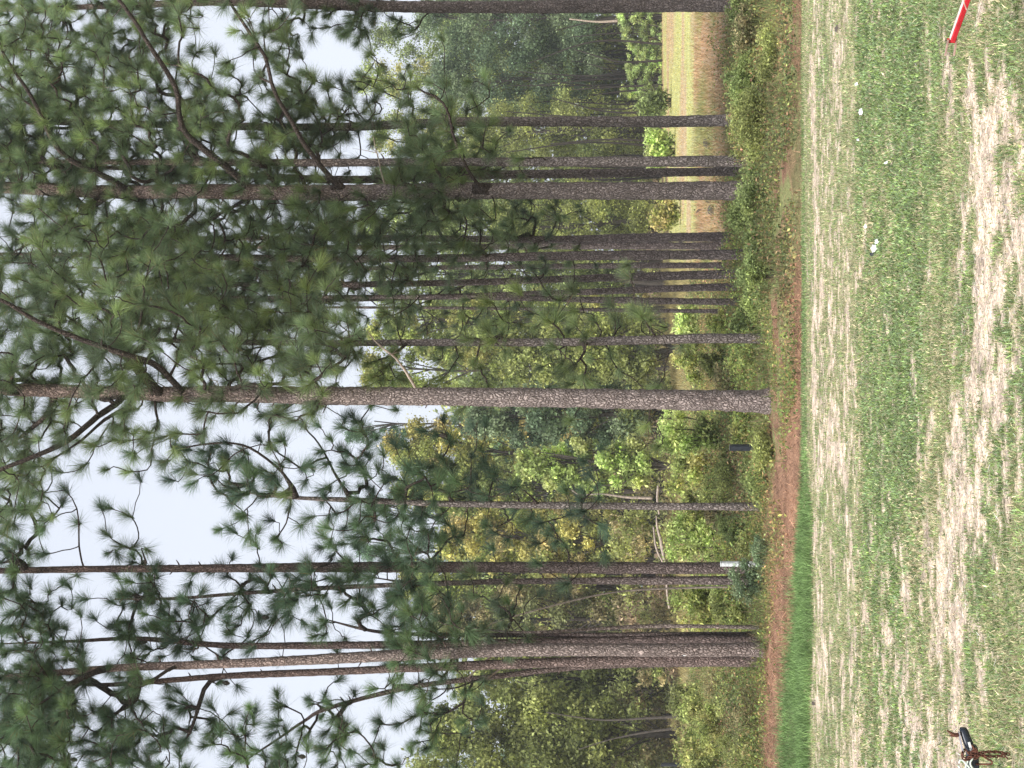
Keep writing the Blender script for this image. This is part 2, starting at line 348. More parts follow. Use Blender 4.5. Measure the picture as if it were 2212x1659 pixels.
PAL = {'olive': [(.18, .195, .07), (.20, .215, .08), (.155, .175, .065)],
       'yellow': [(.22, .23, .08), (.19, .22, .07), (.24, .23, .09), (.16, .19, .065)],
       'golden': [(.27, .25, .09), (.24, .25, .08), (.20, .22, .075), (.26, .22, .10)],
       'green': [(.14, .17, .065), (.165, .195, .07), (.12, .15, .06)],
       'dark': [(.10, .135, .075), (.12, .15, .085), (.085, .12, .07)],
       'pine': [(.085, .135, .08), (.10, .155, .085), (.07, .115, .07)],
       'bright': [(.24, .29, .11), (.21, .26, .09), (.27, .29, .12)],
       'lime': [(.27, .33, .15), (.24, .30, .13), (.30, .33, .15)],
       'brown': [(.20, .17, .09), (.16, .14, .075), (.14, .15, .07)]}
# ------------------------------------------------------------------ far trees
def far_tree(U, Vt, hw, Y, Vc, pal, n, label, seed, name='broadleaf_tree', size=.2, group=None):
    r = np.random.default_rng(seed)
    base = pt(U, 1370, Y); base[2] = 0
    top = pt(U, Vt, Y)[2]; bot = max(pt(U, Vc, Y)[2], .3); R = hw * px(Y)
    t = empty(name, base, label, 'tree', group)
    nb = 90; blobs = np.zeros((nb, 4)); pine = pal == 'pine'
    for i in range(nb):
        f = (i + r.uniform(0, 1)) / nb; z = bot + (top - bot) * f
        prof = (math.sin(math.pi * min(1, .12 + .83 * f)) ** .55) * (1 - .25 * f) if not pine else (1.05 - .8 * f)
        a = r.uniform(0, 2 * np.pi); q = R * prof * math.sqrt(r.uniform(.1, 1))
        br = R * r.uniform(.12, .34) * (1 if not pine else .72)
        blobs[i] = (base[0] + q * math.cos(a), base[1] + q * math.sin(a) * .8, min(z, top - br * .7), br)
    tr = MB(); lean = r.normal(0, .02)
    z = np.linspace(-.1, bot + (top - bot) * .82, 14)
    P = np.stack([base[0] + lean * z + .12 * np.sin(z * .7 + seed), base[1] + 0 * z, z], 1)
    tube(tr, P, np.linspace(.17, .04, 14) * (R / 3.2 + .4), 8, (1, 1, 1), .08, seed)
    lb = tr
    for i in range(0, nb, 3):
        b = blobs[i]; s = P[min(13, int(13 * max(0, (b[2] - 2.5)) / z[-1]))]
        m_ = (s + b[:3]) / 2 + r.normal(0, .25, 3); Q = smooth_path(np.array([s, m_, b[:3]]), .6)
        tube(lb, Q, np.linspace(.06, .02, len(Q)), 4, (1, 1, 1))
    lb.build('trunk', M_SMALL, t, True)
    cr = MB(); blob_crown(cr, blobs, int(n * 3.0), size * (.8 if pine else 1), PAL[pal], r, .28 if pine else .6)
    cr.build('crown', M_LEAF, t)
    return t
FT = [  # U, Vtop, halfwidth, Y, crown foot V, palette, leaves, label
 (-75, 870, 150, 78, 1440, 'olive', 9000, 'olive green broadleaf tree cut by the left edge'),
 (70, 930, 110, 80, 1330, 'olive', 12000, 'olive green tree behind the leftmost pines with dark bare lower stems'),
 (190, 985, 95, 84, 1380, 'olive', 9000, 'dull green tree directly behind the leaning left pine'),
 (-20, 880, 90, 92, 1300, 'pine', 6000, 'blue-green pine top peeping over the left olive trees'),
 (315, 930, 90, 94, 1330, 'brown', 8000, 'thin brownish tree hung with dry vines behind the slim sapling trunk'),
 (385, 860, 85, 100, 1350, 'yellow', 9000, 'yellow-green tree behind the twin trunks left of centre'),
 (470, 760, 75, 108, 1100, 'pine', 8000, 'blue-green pine crown rising above the yellow trees left of centre'),
 (555, 790, 70, 106, 1150, 'pine', 7000, 'dark pine crown behind the slender middle-left pine'),
 (490, 950, 85, 90, 1390, 'golden', 10000, 'golden autumn tree right of the dark twin trunks'),
 (600, 850, 80, 98, 1380, 'yellow', 10000, 'yellow-green autumn tree just right of the slender pine'),
 (715, 745, 55, 110, 1100, 'pine', 6000, 'dark pine top left of the thick middle trunk'),
 (690, 830, 90, 99, 1390, 'golden', 11000, 'tall gold and green tree left of the thick middle trunk'),
 (655, 1115, 62, 80, 1400, 'bright', 6000, 'small bright yellow-green tree standing in front of the golden one'),
 (760, 1010, 85, 86, 1400, 'dark', 9000, 'dark green tree low behind the thick middle trunk'),
 (860, 780, 80, 101, 1380, 'yellow', 10000, 'yellow-green tree right of the thick middle trunk'),
 (950, 790, 80, 100, 1380, 'yellow', 10000, 'pale green tree behind the thin pine right of centre'),
 (900, 1080, 90, 84, 1410, 'olive', 8000, 'lower olive tree with dim foot right of the thick trunk'),
 (1050, 800, 85, 104, 1370, 'green', 10000, 'mid green tree behind the close row of thin trunks'),
 (1170, 775, 85, 112, 1370, 'green', 10000, 'mid green tree left of the thick right-hand pine'),
 (1180, 1060, 95, 100, 1400, 'olive', 8000, 'low olive green tree between the trunk row and the thick right-hand pine'),
 (1285, 810, 80, 118, 1340, 'green', 9000, 'green tree behind the twin trunks on the right'),
 (1375, 800, 85, 122, 1330, 'yellow', 9000, 'tree with pale leaves behind the straight right-hand pine'),
 (1380, 1010, 100, 112, 1390, 'olive', 9000, 'twiggy olive tree low beside the straight right-hand pine'),
 (1495, 765, 75, 128, 1330, 'yellow', 9000, 'light yellow-green treetop against the sky at right'),
 (1590, 800, 95, 130, 1320, 'green', 9000, 'green tree right of the light yellow-green top'),
 (1500, 930, 100, 118, 1290, 'dark', 12000, 'dark green evergreen below the light yellow-green top'),
 (1620, 900, 95, 118, 1290, 'dark', 11000, 'dark green evergreen beside the right edge trunk'),
 (1745, 790, 100, 124, 1320, 'dark', 7000, 'dark tree just beyond the right edge'),
]
for i, a in enumerate(FT): far_tree(*a[:3], a[3] + (22 if a[0] > 1230 else 12 if a[0] > 1020 else 0), *a[4:], seed=100 + i, name='pine_tree' if a[5] == 'pine' else 'broadleaf_tree', size=.105)
# the wood behind them, one mass
r = np.random.default_rng(5); nb = 520
bl = np.zeros((nb, 4)); U = r.uniform(-250, 1900, nb); Yb = np.interp(U, [-250, 300, 1100, 1900], [100, 112, 140, 162]) + r.uniform(0, 14, nb)
zt = np.interp(U, [-250, 200, 450, 800, 1900], [12, 12, 18, 23, 26])
for i in range(nb): bl[i] = (*pt(U[i], 1370, Yb[i])[:2], r.uniform(1, zt[i] - 2), r.uniform(1.6, 3.4))
mb = MB(); blob_crown(mb, bl, 260000, .26, PAL['green'] + PAL['olive'], r)
for k in range(260):
    u = r.uniform(-250, 1900); y = np.interp(u, [-250, 300, 1100, 1900], [84, 96, 122, 148]) + r.uniform(-6, 14); b = pt(u, 1370, y); h = r.uniform(5, 14)
    P = smooth_path(np.array([(b[0], y, -.1), (b[0] + r.normal(0, .3), y, h / 2), (b[0] + r.normal(0, .6), y, h)]), 1)
    tube(mb, P, np.linspace(.12, .04, len(P)), 5, (.085, .07, .06))
tag(mb.build('woodland', M_LEAF), 'dim wood of mixed trees closing off the field', 'woodland', kind='stuff')
mb = MB(); r = np.random.default_rng(55); nb = 420; U = r.uniform(-200, 1850, nb)
bl = np.zeros((nb, 4)); y0 = np.interp(U, [-200, 300, 800, 1100, 1850], [74, 78, 84, 132, 146])
yy = y0 + r.uniform(0, 9, nb); hh = np.interp(U, [-200, 1000, 1300, 1850], [3.2, 3.6, 3.2, 2.0])
for i in range(nb): bl[i] = (*pt(U[i], 1370, yy[i])[:2], hh[i] * r.uniform(0, 1) ** 1.3 + .2, r.uniform(.35, .9))
blob_crown(mb, bl, 60000, .11, PAL['brown'] + PAL['olive'] + [(.16, .12, .08)], r, .45)
tag(mb.build('brush', M_LEAF), 'brown and olive brush along the foot of the wood', 'brush', kind='stuff')
# ------------------------------------------------------------------ shrubs
def shrub(U, Vb, w, h, pal, n, size, label, seed, name='shrub', narrow=.5, group=None, feather=False):
    r = np.random.default_rng(seed); Y = gy(Vb); b = pt(U, Vb, Y); u = px(Y); R = w * u / 2; Hh = h * u
    b[2] = float(height(b[0], b[1]))
    t = empty(name, b, label, 'shrub', group)
    ns = 14; st = MB(); bl = []
    for k in range(ns):
        a = r.uniform(0, 2 * np.pi); q = math.sqrt(r.uniform(0, 1)); tip = b + np.array((R * q * math.cos(a), R * .7 * q * math.sin(a), Hh * (1 - .45 * q * q) * r.uniform(.75, 1.05)))
        Q = smooth_path(np.array([b + (tip - b) * np.array((.35, .35, 0)), b + (tip - b) * np.array((.6, .6, .55)) + r.normal(0, R * .05, 3), tip]), Hh / 5)
        tube(st, Q, np.linspace(.012, .004, len(Q)) * (Hh + .3), 4, (.9, .8, .7))
        for f in (.45, .7, .95) if not feather else (.3, .5, .65, .8, .92):
            p = Q[min(len(Q) - 1, int(f * len(Q)))]; bl.append((*p, max(.04, R * (r.uniform(.2, .38) if not feather else r.uniform(.12, .24)))))
    bl = np.array(bl); bl[:, 2] = np.maximum(bl[:, 2], b[2] + bl[:, 3] * .5)
    st.build('stems', M_SMALL, t)
    cr = MB(); blob_crown(cr, bl, n, size, PAL[pal], r, narrow); cr.build('leaves', M_LEAF, t)
    return t
SH = [ # U, Vbase, width, height, palette, n, leaf size, label
 (60, 1560, 170, 110, 'yellow', 4200, .05, 'yellow-green bush at the left edge beyond the pine straw'),
 (150, 1530, 130, 80, 'olive', 3000, .06, 'olive weed clump left of the joined trunks'),
 (345, 1575, 120, 120, 'yellow', 4200, .05, 'leafy yellow bush between the slim sapling and the dark twin trunks'),
 (375, 1590, 80, 50, 'bright', 1800, .045, 'low lime green clump right of the slim sapling'),
 (490, 1560, 130, 130, 'bright', 4600, .05, 'bright leafy bush right of the white marker post'),
 (545, 1540, 90, 90, 'yellow', 2600, .06, 'yellow bush just left of the slender middle-left pine'),
 (640, 1560, 150, 130, 'yellow', 4600, .055, 'yellow-green bush behind the black marker post'),
 (720, 1575, 110, 150, 'bright', 4200, .05, 'tall lime bush touching the left side of the thick middle trunk'),
 (735, 1500, 100, 80, 'bright', 2400, .07, 'pale bush further back left of the thick middle trunk'),
 (885, 1540, 90, 80, 'yellow', 2600, .06, 'yellow bush right of the thick middle trunk'),
 (960, 1520, 110, 60, 'bright', 2600, .07, 'light grassy clump behind the thin pine right of centre'),
 (880, 1620, 90, 50, 'olive', 2200, .03, 'low olive weeds right of the foot of the thick middle trunk'),
 (1200, 1470, 100, 60, 'golden', 2400, .1, 'golden shrub at the far edge of the field left of the thick right-hand pine'),
 (1340, 1458, 110, 70, 'bright', 2600, .12, 'bright green shrub at the far field edge behind the twin right trunks'),
 (1440, 1450, 90, 75, 'green', 2200, .12, 'mid green shrub at the far field edge right of the straight pine'),
]
for i, a in enumerate(SH): shrub(*a, seed=300 + i)
for i, (u, w, h) in enumerate([(1478, 60, 92), (1520, 75, 84), (1556, 50, 60), (1590, 70, 96), (1628, 70, 104), (1665, 70, 90), (1715, 80, 90)]):
    shrub(u, 1430, w * 1.15, h, 'lime', 5200, .13, 'feathery light green saplings in a row along the far field edge', 340 + i, 'sapling', .25, 'light green saplings along the far field edge', True)
BK = [
 (1235, 1655, 120, 70, 'green', 5000, .03, 'leafy green bush at the foot of the thick right-hand pine'),
 (1180, 1640, 90, 70, 'green', 4200, .03, 'bushy green plant left of the thick right-hand pine'),
 (1140, 1655, 80, 55, 'green', 3000, .03, 'dark weedy bush in front of the trunk row, right part'),
 (1065, 1672, 90, 80, 'green', 4200, .028, 'rounded dark green bush overhanging the pine straw'),
 (1010, 1655, 90, 50, 'green', 3000, .028, 'low grey-green bush left of the rounded dark one'),
 (1300, 1650, 100, 40, 'olive', 2600, .03, 'spreading olive weeds at the foot of the twin right trunks'),
 (1400, 1665, 150, 75, 'olive', 5000, .03, 'wide olive bramble in front of the straight right-hand pine'),
 (1480, 1650, 110, 90, 'green', 4600, .03, 'dark green bramble right of the straight right-hand pine'),
 (1540, 1680, 120, 45, 'olive', 3000, .03, 'low olive bramble near the right edge lawn'),
 (1600, 1650, 110, 70, 'brown', 3200, .03, 'brown dry weed clump near the right edge'),
 (1645, 1640, 70, 85, 'green', 3000, .03, 'green bush at the foot of the right edge trunk'),
 (690, 1668, 110, 36, 'olive', 3600, .026, 'low dusty green shrub in front of the black marker post'),
 (625, 1660, 100, 50, 'green', 3000, .026, 'dark weeds between the slender pine and the black marker post'),
 (408, 1655, 86, 85, 'dark', 4800, .026, 'dark green bush in front of the twin trunks left of the white marker post'),
 (470, 1662, 60, 40, 'dark', 3600, .026, 'small dark weed clump right of the foot of the white marker post'),
 (490, 1640, 90, 45, 'olive', 2600, .03, 'low weeds right of the white marker post'),
 (100, 1640, 140, 60, 'brown', 3600, .03, 'brown-green weed clump left of the joined trunks'),
 (20, 1640, 110, 70, 'olive', 3200, .03, 'weedy clump at the left edge above the green strip'),
 (160, 1600, 120, 60, 'olive', 3000, .035, 'olive weeds behind the foot of the joined trunks'),
]
for i, a in enumerate(BK): shrub(*a, seed=400 + i, narrow=.4)
WC = [(40, 1608, 90, 50), (85, 1580, 100, 70), (130, 1620, 80, 40), (185, 1578, 70, 60), (330, 1625, 70, 45), (350, 1600, 80, 60), (470, 1600, 90, 60),
      (520, 1615, 80, 55), (545, 1590, 70, 60), (610, 1605, 90, 65), (660, 1600, 70, 50), (735, 1630, 80, 50), (640, 1635, 70, 35), (840, 1600, 70, 55),
      (885, 1580, 80, 60), (900, 1640, 70, 40), (955, 1590, 80, 60), (965, 1640, 70, 50), (870, 1560, 60, 45), (590, 1575, 70, 60), (10, 1575, 90, 80), (1360, 1625, 90, 50), (1560, 1640, 80, 50)]
rw = np.random.default_rng(71)
for i, (u, v, w, h) in enumerate(WC):
    shrub(u, v, w * 1.1, h * 1.15, ['olive', 'yellow', 'green', 'brown', 'olive'][i % 5], 1500 + 14 * w, .03 + .012 * (i % 3), 'loose knee-high weed clump on the rough bank between the pine trunks', 500 + i, 'weed_clump', .35, 'knee-high weed clumps on the bank', i % 2 == 0)
# undergrowth between, uncountable
r = np.random.default_rng(17); mb = MB()
x, y = scatter(23.0, 60, 150, r); U = 829.5 + x / y * F; V = 1370 + H * F / y; up = strawV(U) + 8 + 60 * (fbm(x * 1.1, y * .9, 64, 3) - .5)
k = ((U < 1070) | (V > 1588 + 20 * r.normal(size=len(x)))) & (fbm(x * .6, y * .35, 77, 3) > .34 + .42 * sstep(up - 18, up + 18, V + 14 * r.normal(size=len(x)))) ; x, y = x[k], y[k]; n = len(x)
c = np.array([(.20, .24, .10), (.32, .24, .14), (.26, .29, .11), (.13, .17, .07)])[r.integers(0, 4, n)] * r.uniform(.6, 1.4, (n, 1))
blades(mb, x, y, height(x, y) - .02, r.uniform(.12, .5, n), r.uniform(.006, .012, n), r.uniform(.1, 1.1, n), c, r)
n = 330000; ci = r.integers(0, len(x), n); P = np.stack([x[ci] + r.normal(0, .12, n), y[ci] + r.normal(0, .2, n), r.uniform(0, 1, n) ** 1.6 * (.08 + 1.5 * np.maximum(fbm(x[ci] * 1.0, y[ci] * .6, 79, 3) - .38, 0) * np.where(y[ci] < 26.5, .4, 1)) + .02], 1)
leaves(mb, P, r.normal(size=(n, 3)) + (0, 0, .7), r.uniform(.014, .045, n), np.array([(.20, .25, .10), (.14, .19, .08), (.32, .22, .12), (.30, .33, .11)])[r.integers(0, 4, n)] * np.exp(r.normal(0, .4, (n, 1))) * (np.array((1, 1, 1)) + sstep(.5, .62, fbm(x[ci] * .6, y[ci] * .3, 95, 3))[:, None] * np.array((.3, .05, .25)) + sstep(.5, .4, fbm(x[ci] * .45, y[ci] * .25, 96, 3))[:, None] * np.array((.15, .28, .0))), r)
tag(mb.build('undergrowth', M_LEAF), 'mixed weeds, twigs and low leaves on the bank among the pines', 'undergrowth', kind='stuff')
mb = MB(); x, y = scatter(36, 134, 26, r); n = len(x); U = 829.5 + x / y * F; rt = U > 1090
c = zones(x, y) * r.uniform(.7, 1.5, (n, 1)) * (1.22, 1.12, .95)
h = np.where(rt & (y > 60), .12, .4)
blades(mb, x, y, 0 * x, r.uniform(.4, 1.2, n) * h, r.uniform(.02, .04, n), r.uniform(.1, .9, n), c, r, False)
tag(mb.build('field_grass', M_GRASS), 'yellow-green grass of the field beyond the pines', 'grass', kind='stuff')
# ------------------------------------------------------------------ near pines
def tufts(mb, P, D, r, rad=.33, n=120, tint=None):
    """longleaf needle sprays: needles fan out from each shoot tip and droop a little"""
    m = len(P)
    if m == 0: return
    D = D / (np.linalg.norm(D, axis=1)[:, None] + 1e-9)
    N_ = m * n; idx = np.repeat(np.arange(m), n); d0 = D[idx]
    v = r.normal(size=(N_, 3)); v -= (v * d0).sum(1)[:, None] * d0; v /= np.linalg.norm(v, axis=1)[:, None] + 1e-9
    ang = np.abs(r.normal(0, 1, N_)) * .62 + .15; ang = np.minimum(ang, 2.1)
    d = d0 * np.cos(ang)[:, None] + v * np.sin(ang)[:, None]
    scale = (r.uniform(.5, 1.15, m) ** .8)[idx]
    L = rad * scale * r.uniform(.7, 1.05, N_)
    b = P[idx] - d0 * (r.uniform(0, .16, N_) * scale)[:, None]
    droop = np.array((0, 0, -1.)) * (L * r.uniform(.02, .16, N_))[:, None]
    mid = b + d * (L * .55)[:, None] + droop * .2; tip = b + d * L[:, None] + droop
    s = np.cross(d, r.normal(size=(N_, 3))); s /= np.linalg.norm(s, axis=1)[:, None] + 1e-9; s *= (r.uniform(.0012, .0022, N_))[:, None]
    V = np.stack([b - s, b + s, mid + s, mid - s, tip], 1); k = np.arange(N_)[:, None] * 5
    base = np.array([(.18, .235, .13), (.21, .27, .14), (.25, .31, .135), (.17, .215, .135)])[r.integers(0, 4, m)] * r.uniform(.75, 1.3, (m, 1))
    if tint is not None: base = base * tint
    c = base[idx] * r.uniform(.65, 1.35, (N_, 1))
    brown = r.uniform(0, 1, N_) < .03; c[brown] = (.30, .18, .08)
    mb.add(V, [np.hstack([k, k + 1, k + 2, k + 3]), np.hstack([k + 3, k + 2, k + 4])], np.repeat(c, 5, 0))
def pine(label, base, path, clumps, limbs=(), seed=0, tint=(1, 1, 1), per=5, dead=(), bark=(1, 1, 1), spread=.5, tdepth=1.0, needles=250, stubs=6, cones=0):
    """base (U,V,width); path rows (U,V,width); clumps rows (U0,U1,V0,V1,count); limbs polylines in photo units + metres of depth"""
    r = np.random.default_rng(seed); Y = gy(base[1]); u = px(Y)
    rows = [(*pt(a, b, Y), w * u / 2) for (a, b, w) in [base] + list(path)]
    rows[0] = (rows[0][0], Y, float(height(rows[0][0], Y)) - .12, rows[0][3])
    for k in range(1, len(rows)):
        off = r.normal(0, .1); rows[k] = (rows[k][0], Y + off, rows[k][2], rows[k][3])
    T = smooth_path(np.array(rows), .07); P3, R3 = T[:, :3].copy(), np.maximum(T[:, 3], .012)
    z = P3[:, 2]; R3 = R3 * (1 + .34 * np.exp(-np.maximum(z, 0) / .2)) * (1 + .05 * (fbm(z * 1.7, z * 0 + seed, seed, 2) - .5) * 2)
    t = empty('pine_tree', (P3[0][0], Y, float(height(P3[0][0], Y))), label, 'pine tree')
    mb = MB(); n = 28 if base[2] > 15 else 16
    hz = sstep(5, 14, z)[:, None]
    col = np.array(bark) * (np.array((1, .98, .97)) * (1 - hz) + np.array((.95, .83, .77)) * hz)
    tube(mb, P3, R3, n, np.repeat(col, n, 0), .13, seed)
    for k in range(stubs):                                   # broken branch stubs
        j = r.integers(int(len(P3) * .25), len(P3) - 2); a = r.uniform(0, 2 * np.pi); d = np.array((math.cos(a), math.sin(a) * .6, .3))
        L = R3[j] + r.uniform(.04, .16); Q = np.array([P3[j], P3[j] + d * L * .6, P3[j] + d * L + (0, 0, .02)])
        tube(mb, Q, [.02, .016, .008], 5, (.7, .6, .55))
    mb.build('trunk', M_BARK, t, True)
    # skeleton: trunk nodes, then limb nodes
    pos = list(P3[::3]); isT = [True] * len(pos); par = [-1] * len(pos); rmin = [0.] * len(pos); trad = R3[::3]
    chains = []
    for lb in limbs:
        w0, w1 = lb[0]; q = np.array([(*pt(a, b, Y + dy),) for (a, b, dy) in lb[1:]])
        q = smooth_path(q, .16); m = len(q); q[1:-1] += np.cumsum(r.normal(0, .006, (m - 2, 3)), 0)
        j0 = int(np.argmin([np.linalg.norm(pp - q[0]) for pp in pos[:len(P3[::3])]]))
        ch = [j0]
        for k in range(1, m):
            pos.append(q[k]); isT.append(False); par.append(ch[-1]); rmin.append((w0 + (w1 - w0) * k / m) * u / 2); ch.append(len(pos) - 1)
        chains.append(ch)
    A = []
    for (a0, a1, b0, b1, cnt) in clumps:
        for k in range(cnt):
            ua, va = r.uniform(a0, a1), r.uniform(b0, b1); ax = float(np.interp(va, [q[1] for q in ([base] + list(path))][::-1], [q[0] for q in ([base] + list(path))][::-1]))
            dd = min(1.9, .35 + abs(ua - ax) * u * .55) * tdepth
            c = pt(ua, va, Y + r.uniform(-1, 1) * dd)
            for q in range(r.integers(max(2, 2 * per - 3), 2 * per + 4)): A.append(c + r.normal(0, 1, 3) * np.array((spread, spread, spread * .75)))
    A = np.array(A); tips = []; dirs = []; leafn = []
    if len(A):
        axd = np.array([np.min(np.linalg.norm(P3 - q, axis=1)) for q in A]); order = np.argsort(axd)
        for ia in order:
            a = A[ia]; PP = np.array(pos); dv = a - PP; ds = np.linalg.norm(dv, axis=1) + 1e-6
            cost = ds * (1 + .5 * np.maximum(0, -dv[:, 2]) / ds) + np.where(np.array(isT), .55, 0)
            cost = np.where(PP[:, 2] < 2.2, cost + 3, cost)
            j = int(np.argmin(cost)); s = PP[j]; L = ds[j]
            if L < .12: tips.append(s); dirs.append(dv[j] / L + (0, 0, .3)); leafn.append(j); continue
            side = r.normal(0, 1, 3) * .16 * L
            c1 = s + (a - s) * .38 + side + np.array((0, 0, -.10 * L)); c2 = s + (a - s) * .8 + side * .55 + np.array((0, 0, -.12 * L))
            m = max(2, int(L / .13)); tt = np.linspace(0, 1, m + 1)[1:, None]
            q = s * (1 - tt) ** 3 + 3 * c1 * tt * (1 - tt) ** 2 + 3 * c2 * tt ** 2 * (1 - tt) + a * tt ** 3
            q[:-1] += r.normal(0, .016, (m - 1, 3))
            ch = [j]
            for w in q: pos.append(w); isT.append(False); par.append(ch[-1]); rmin.append(0.); ch.append(len(pos) - 1)
            chains.append(ch); tips.append(q[-1]); d = q[-1] - q[-2]; dirs.append(d / (np.linalg.norm(d) + 1e-9) + (0, 0, .35)); leafn.append(len(pos) - 1)
    for lb, ch in zip(limbs, chains):
        if lb[0][1] > 0: tips.append(pos[ch[-1]]); dirs.append(np.array(pos[ch[-1]]) - pos[ch[-2]] + (0, 0, .02)); leafn.append(ch[-1])
    cnt = np.zeros(len(pos))
    for l in leafn:
        while l != -1 and not isT[l]: cnt[l] += 1; l = par[l]
    brs = {}; owner = {}; pos = np.array(pos); rad = np.maximum(.0055 + .0042 * cnt ** .62, np.array(rmin))
    for ch in chains:
        Q = pos[ch]; rr = rad[ch].copy(); rr[0] = min(rr[1] * 1.15, rad[ch[0]] if not isT[ch[0]] else rr[1] * 1.3)
        sd = 8 if rr.max() > .03 else 5
        key = len(brs) if isT[ch[0]] else owner[ch[0]]
        br = brs.setdefault(key, MB())
        for w in ch[1:]: owner[w] = key
        tube(br, Q, rr, sd, (1, 1, 1), .10 if sd == 8 else 0, seed)
    keys = sorted(brs, key=lambda k: -brs[k].n)
    for k in keys[:60]: brs[k].build('branch', M_TWIG, t, True)
    if keys[60:]:
        rest = brs[keys[60]]
        for k in keys[61:]:
            for f in brs[k].f: rest.f.append(f + rest.n)
            rest.v += brs[k].v; rest.c += brs[k].c; rest.n += brs[k].n
        rest.build('small_branches', M_TWIG, t, True)['kind'] = 'stuff'
    for dl in dead:
        db = MB(); w0 = dl[0]; q = smooth_path(np.array([pt(a, b, Y + dy) for (a, b, dy) in dl[1:]]), .1)
        q[1:] += np.cumsum(r.normal(0, .006, (len(q) - 1, 3)), 0); tube(db, q, np.linspace(w0, w0 * .3, len(q)) * u / 2, 7, (1, 1, 1), .1, seed)
        for k in range(3):
            j = r.integers(len(q) // 3, len(q) - 1); e = q[j] + r.normal(0, .12, 3) + (0, 0, .1); tube(db, np.array([q[j], (q[j] + e) / 2 + r.normal(0, .01, 3), e]), [.009, .006, .003], 5, (1, 1, 1))
        db.build('dead_branch', M_DEAD, t, True)
    if len(tips):
        cr = MB(); tufts(cr, np.array(tips), np.array(dirs), r, .41, needles, np.array(tint)); cr.build('needle_foliage', M_NEEDLE, t)
        for k in range(cones):
            c = np.array(tips[r.integers(0, len(tips))]) + (0, -.03, -.14); cm = MB()
            q = np.linspace(0, 1, 9); tube(cm, c + np.outer(q - .5, (.02, 0, .16)), .045 * np.sin(np.pi * np.clip(q * .85 + .1, 0, 1)) * (1 + .22 * (np.arange(9) % 2)), 9, (1, 1, 1), 0, 0, True)
            cm.build('pine_cone', M_SMALL, t)
    return t
B = (.85, .92, .92)                                             # cooler, older foliage
pine('thick grey-barked pine standing alone in the middle of the row', (792, 1665, 45),
     [(795, 1480, 43), (801, 1100, 41), (804, 720, 39), (808, 480, 37), (807, 380, 33), (813, 180, 30), (819, 0, 27), (826, -200, 18), (830, -420, 6)],
     [(560, 780, -120, 130, 9), (600, 750, 60, 200, 3), (690, 775, 280, 345, 2), (830, 1060, -120, 200, 18), (840, 1020, 150, 430, 15), (830, 900, 420, 560, 4), (830, 930, 560, 740, 5), (735, 785, 480, 640, 2), (700, 960, -420, -120, 20)],
     [((15, 6), (795, 268, 0), (770, 225, -.3), (704, 139, -.8), (645, 0, -1.2), (600, -110, -1.4)),
      ((10, 3), (795, 300, 0), (750, 225, -.2), (705, 175, -.5), (665, 110, -.8)),
      ((15, 6), (806, 400, 0), (845, 365, -.4), (874, 330, -.6), (895, 262, -.9), (926, 174, -1.1), (954, 104, -1.3), (1010, 0, -1.6), (1040, -90, -1.8)),
      ((10, 4), (806, 345, 0), (838, 320, -.2), (880, 275, .3), (925, 210, .6), (985, 130, .8)),
      ((10, 4), (818, 65, 0), (850, 45, .3), (880, 0, .5), (905, -60, .6)),
      ((8, 3), (812, 120, 0), (760, 95, .4), (700, 20, .8), (660, -60, 1.0))],
     seed=1, tint=(1.0, 1.06, 1.0), dead=[(7, (822, 897, 0), (852, 875, -.2), (881, 852, -.35), (915, 812, -.5), (944, 789, -.6)), (4, (810, 472, 0), (835, 470, -.25), (840, 455, -.35))], bark=(1.12, 1.08, 1.08), stubs=16)
pine('thick pine right of centre with long rising limbs on its right side', (1247, 1625, 41),
     [(1247, 1450, 38), (1246, 1000, 35), (1242, 720, 34), (1243, 400, 31), (1246, 250, 30), (1256, 0, 26), (1260, -200, 16), (1262, -400, 6)],
     [(1270, 1500, 380, 520, 8), (1330, 1659, 250, 420, 12), (1270, 1420, 0, 260, 10), (1400, 1640, -60, 180, 12), (1240, 1370, 520, 660, 7), (1380, 1600, 520, 640, 7),
      (1205, 1310, 850, 1010, 7), (1290, 1480, 830, 1030, 11), (1090, 1230, 0, 300, 10), (1080, 1230, 300, 600, 10), (1110, 1230, 600, 800, 7), (1280, 1350, 1020, 1100, 2), (1130, 1230, 900, 1050, 4), (1100, 1400, -400, -80, 18)],
     [((17, 6), (1246, 545, 0), (1270, 521, -.3), (1320, 460, -.7), (1371, 399, -1), (1416, 382, -1.3), (1470, 375, -1.6), (1544, 330, -1.9), (1631, 278, -2.2), (1690, 230, -2.4)),
      ((15, 5), (1246, 275, 0), (1270, 243, -.3), (1312, 156, -.7), (1353, 115, -1), (1451, 69, -1.4), (1558, 0, -1.8)),
      ((12, 5), (1244, 745, 0), (1262, 729, -.2), (1347, 660, -.6), (1458, 597, -1.1), (1537, 573, -1.4), (1624, 514, -1.7), (1690, 470, -1.9)),
      ((8, 4), (1246, 1060, 0), (1260, 1035, -.3), (1300, 1010, -.8), (1360, 985, -1.3), (1440, 960, -1.7), (1470, 900, -1.9)),
      ((9, 4), (1243, 560, 0), (1210, 500, .4), (1170, 420, .8), (1120, 330, 1.1)),
      ((9, 4), (1246, 240, 0), (1210, 190, .3), (1160, 110, .7), (1110, 20, 1.0))],
     seed=2, tint=(1.05, 1.12, 1.0), dead=[(5, (1262, 831, 0), (1300, 822, -.2), (1364, 807, -.4)), (8, (1232, 690, 0), (1215, 660, -.2), (1205, 655, -.3), (1200, 668, -.35))], bark=(1.08, 1.04, 1.04), stubs=14)
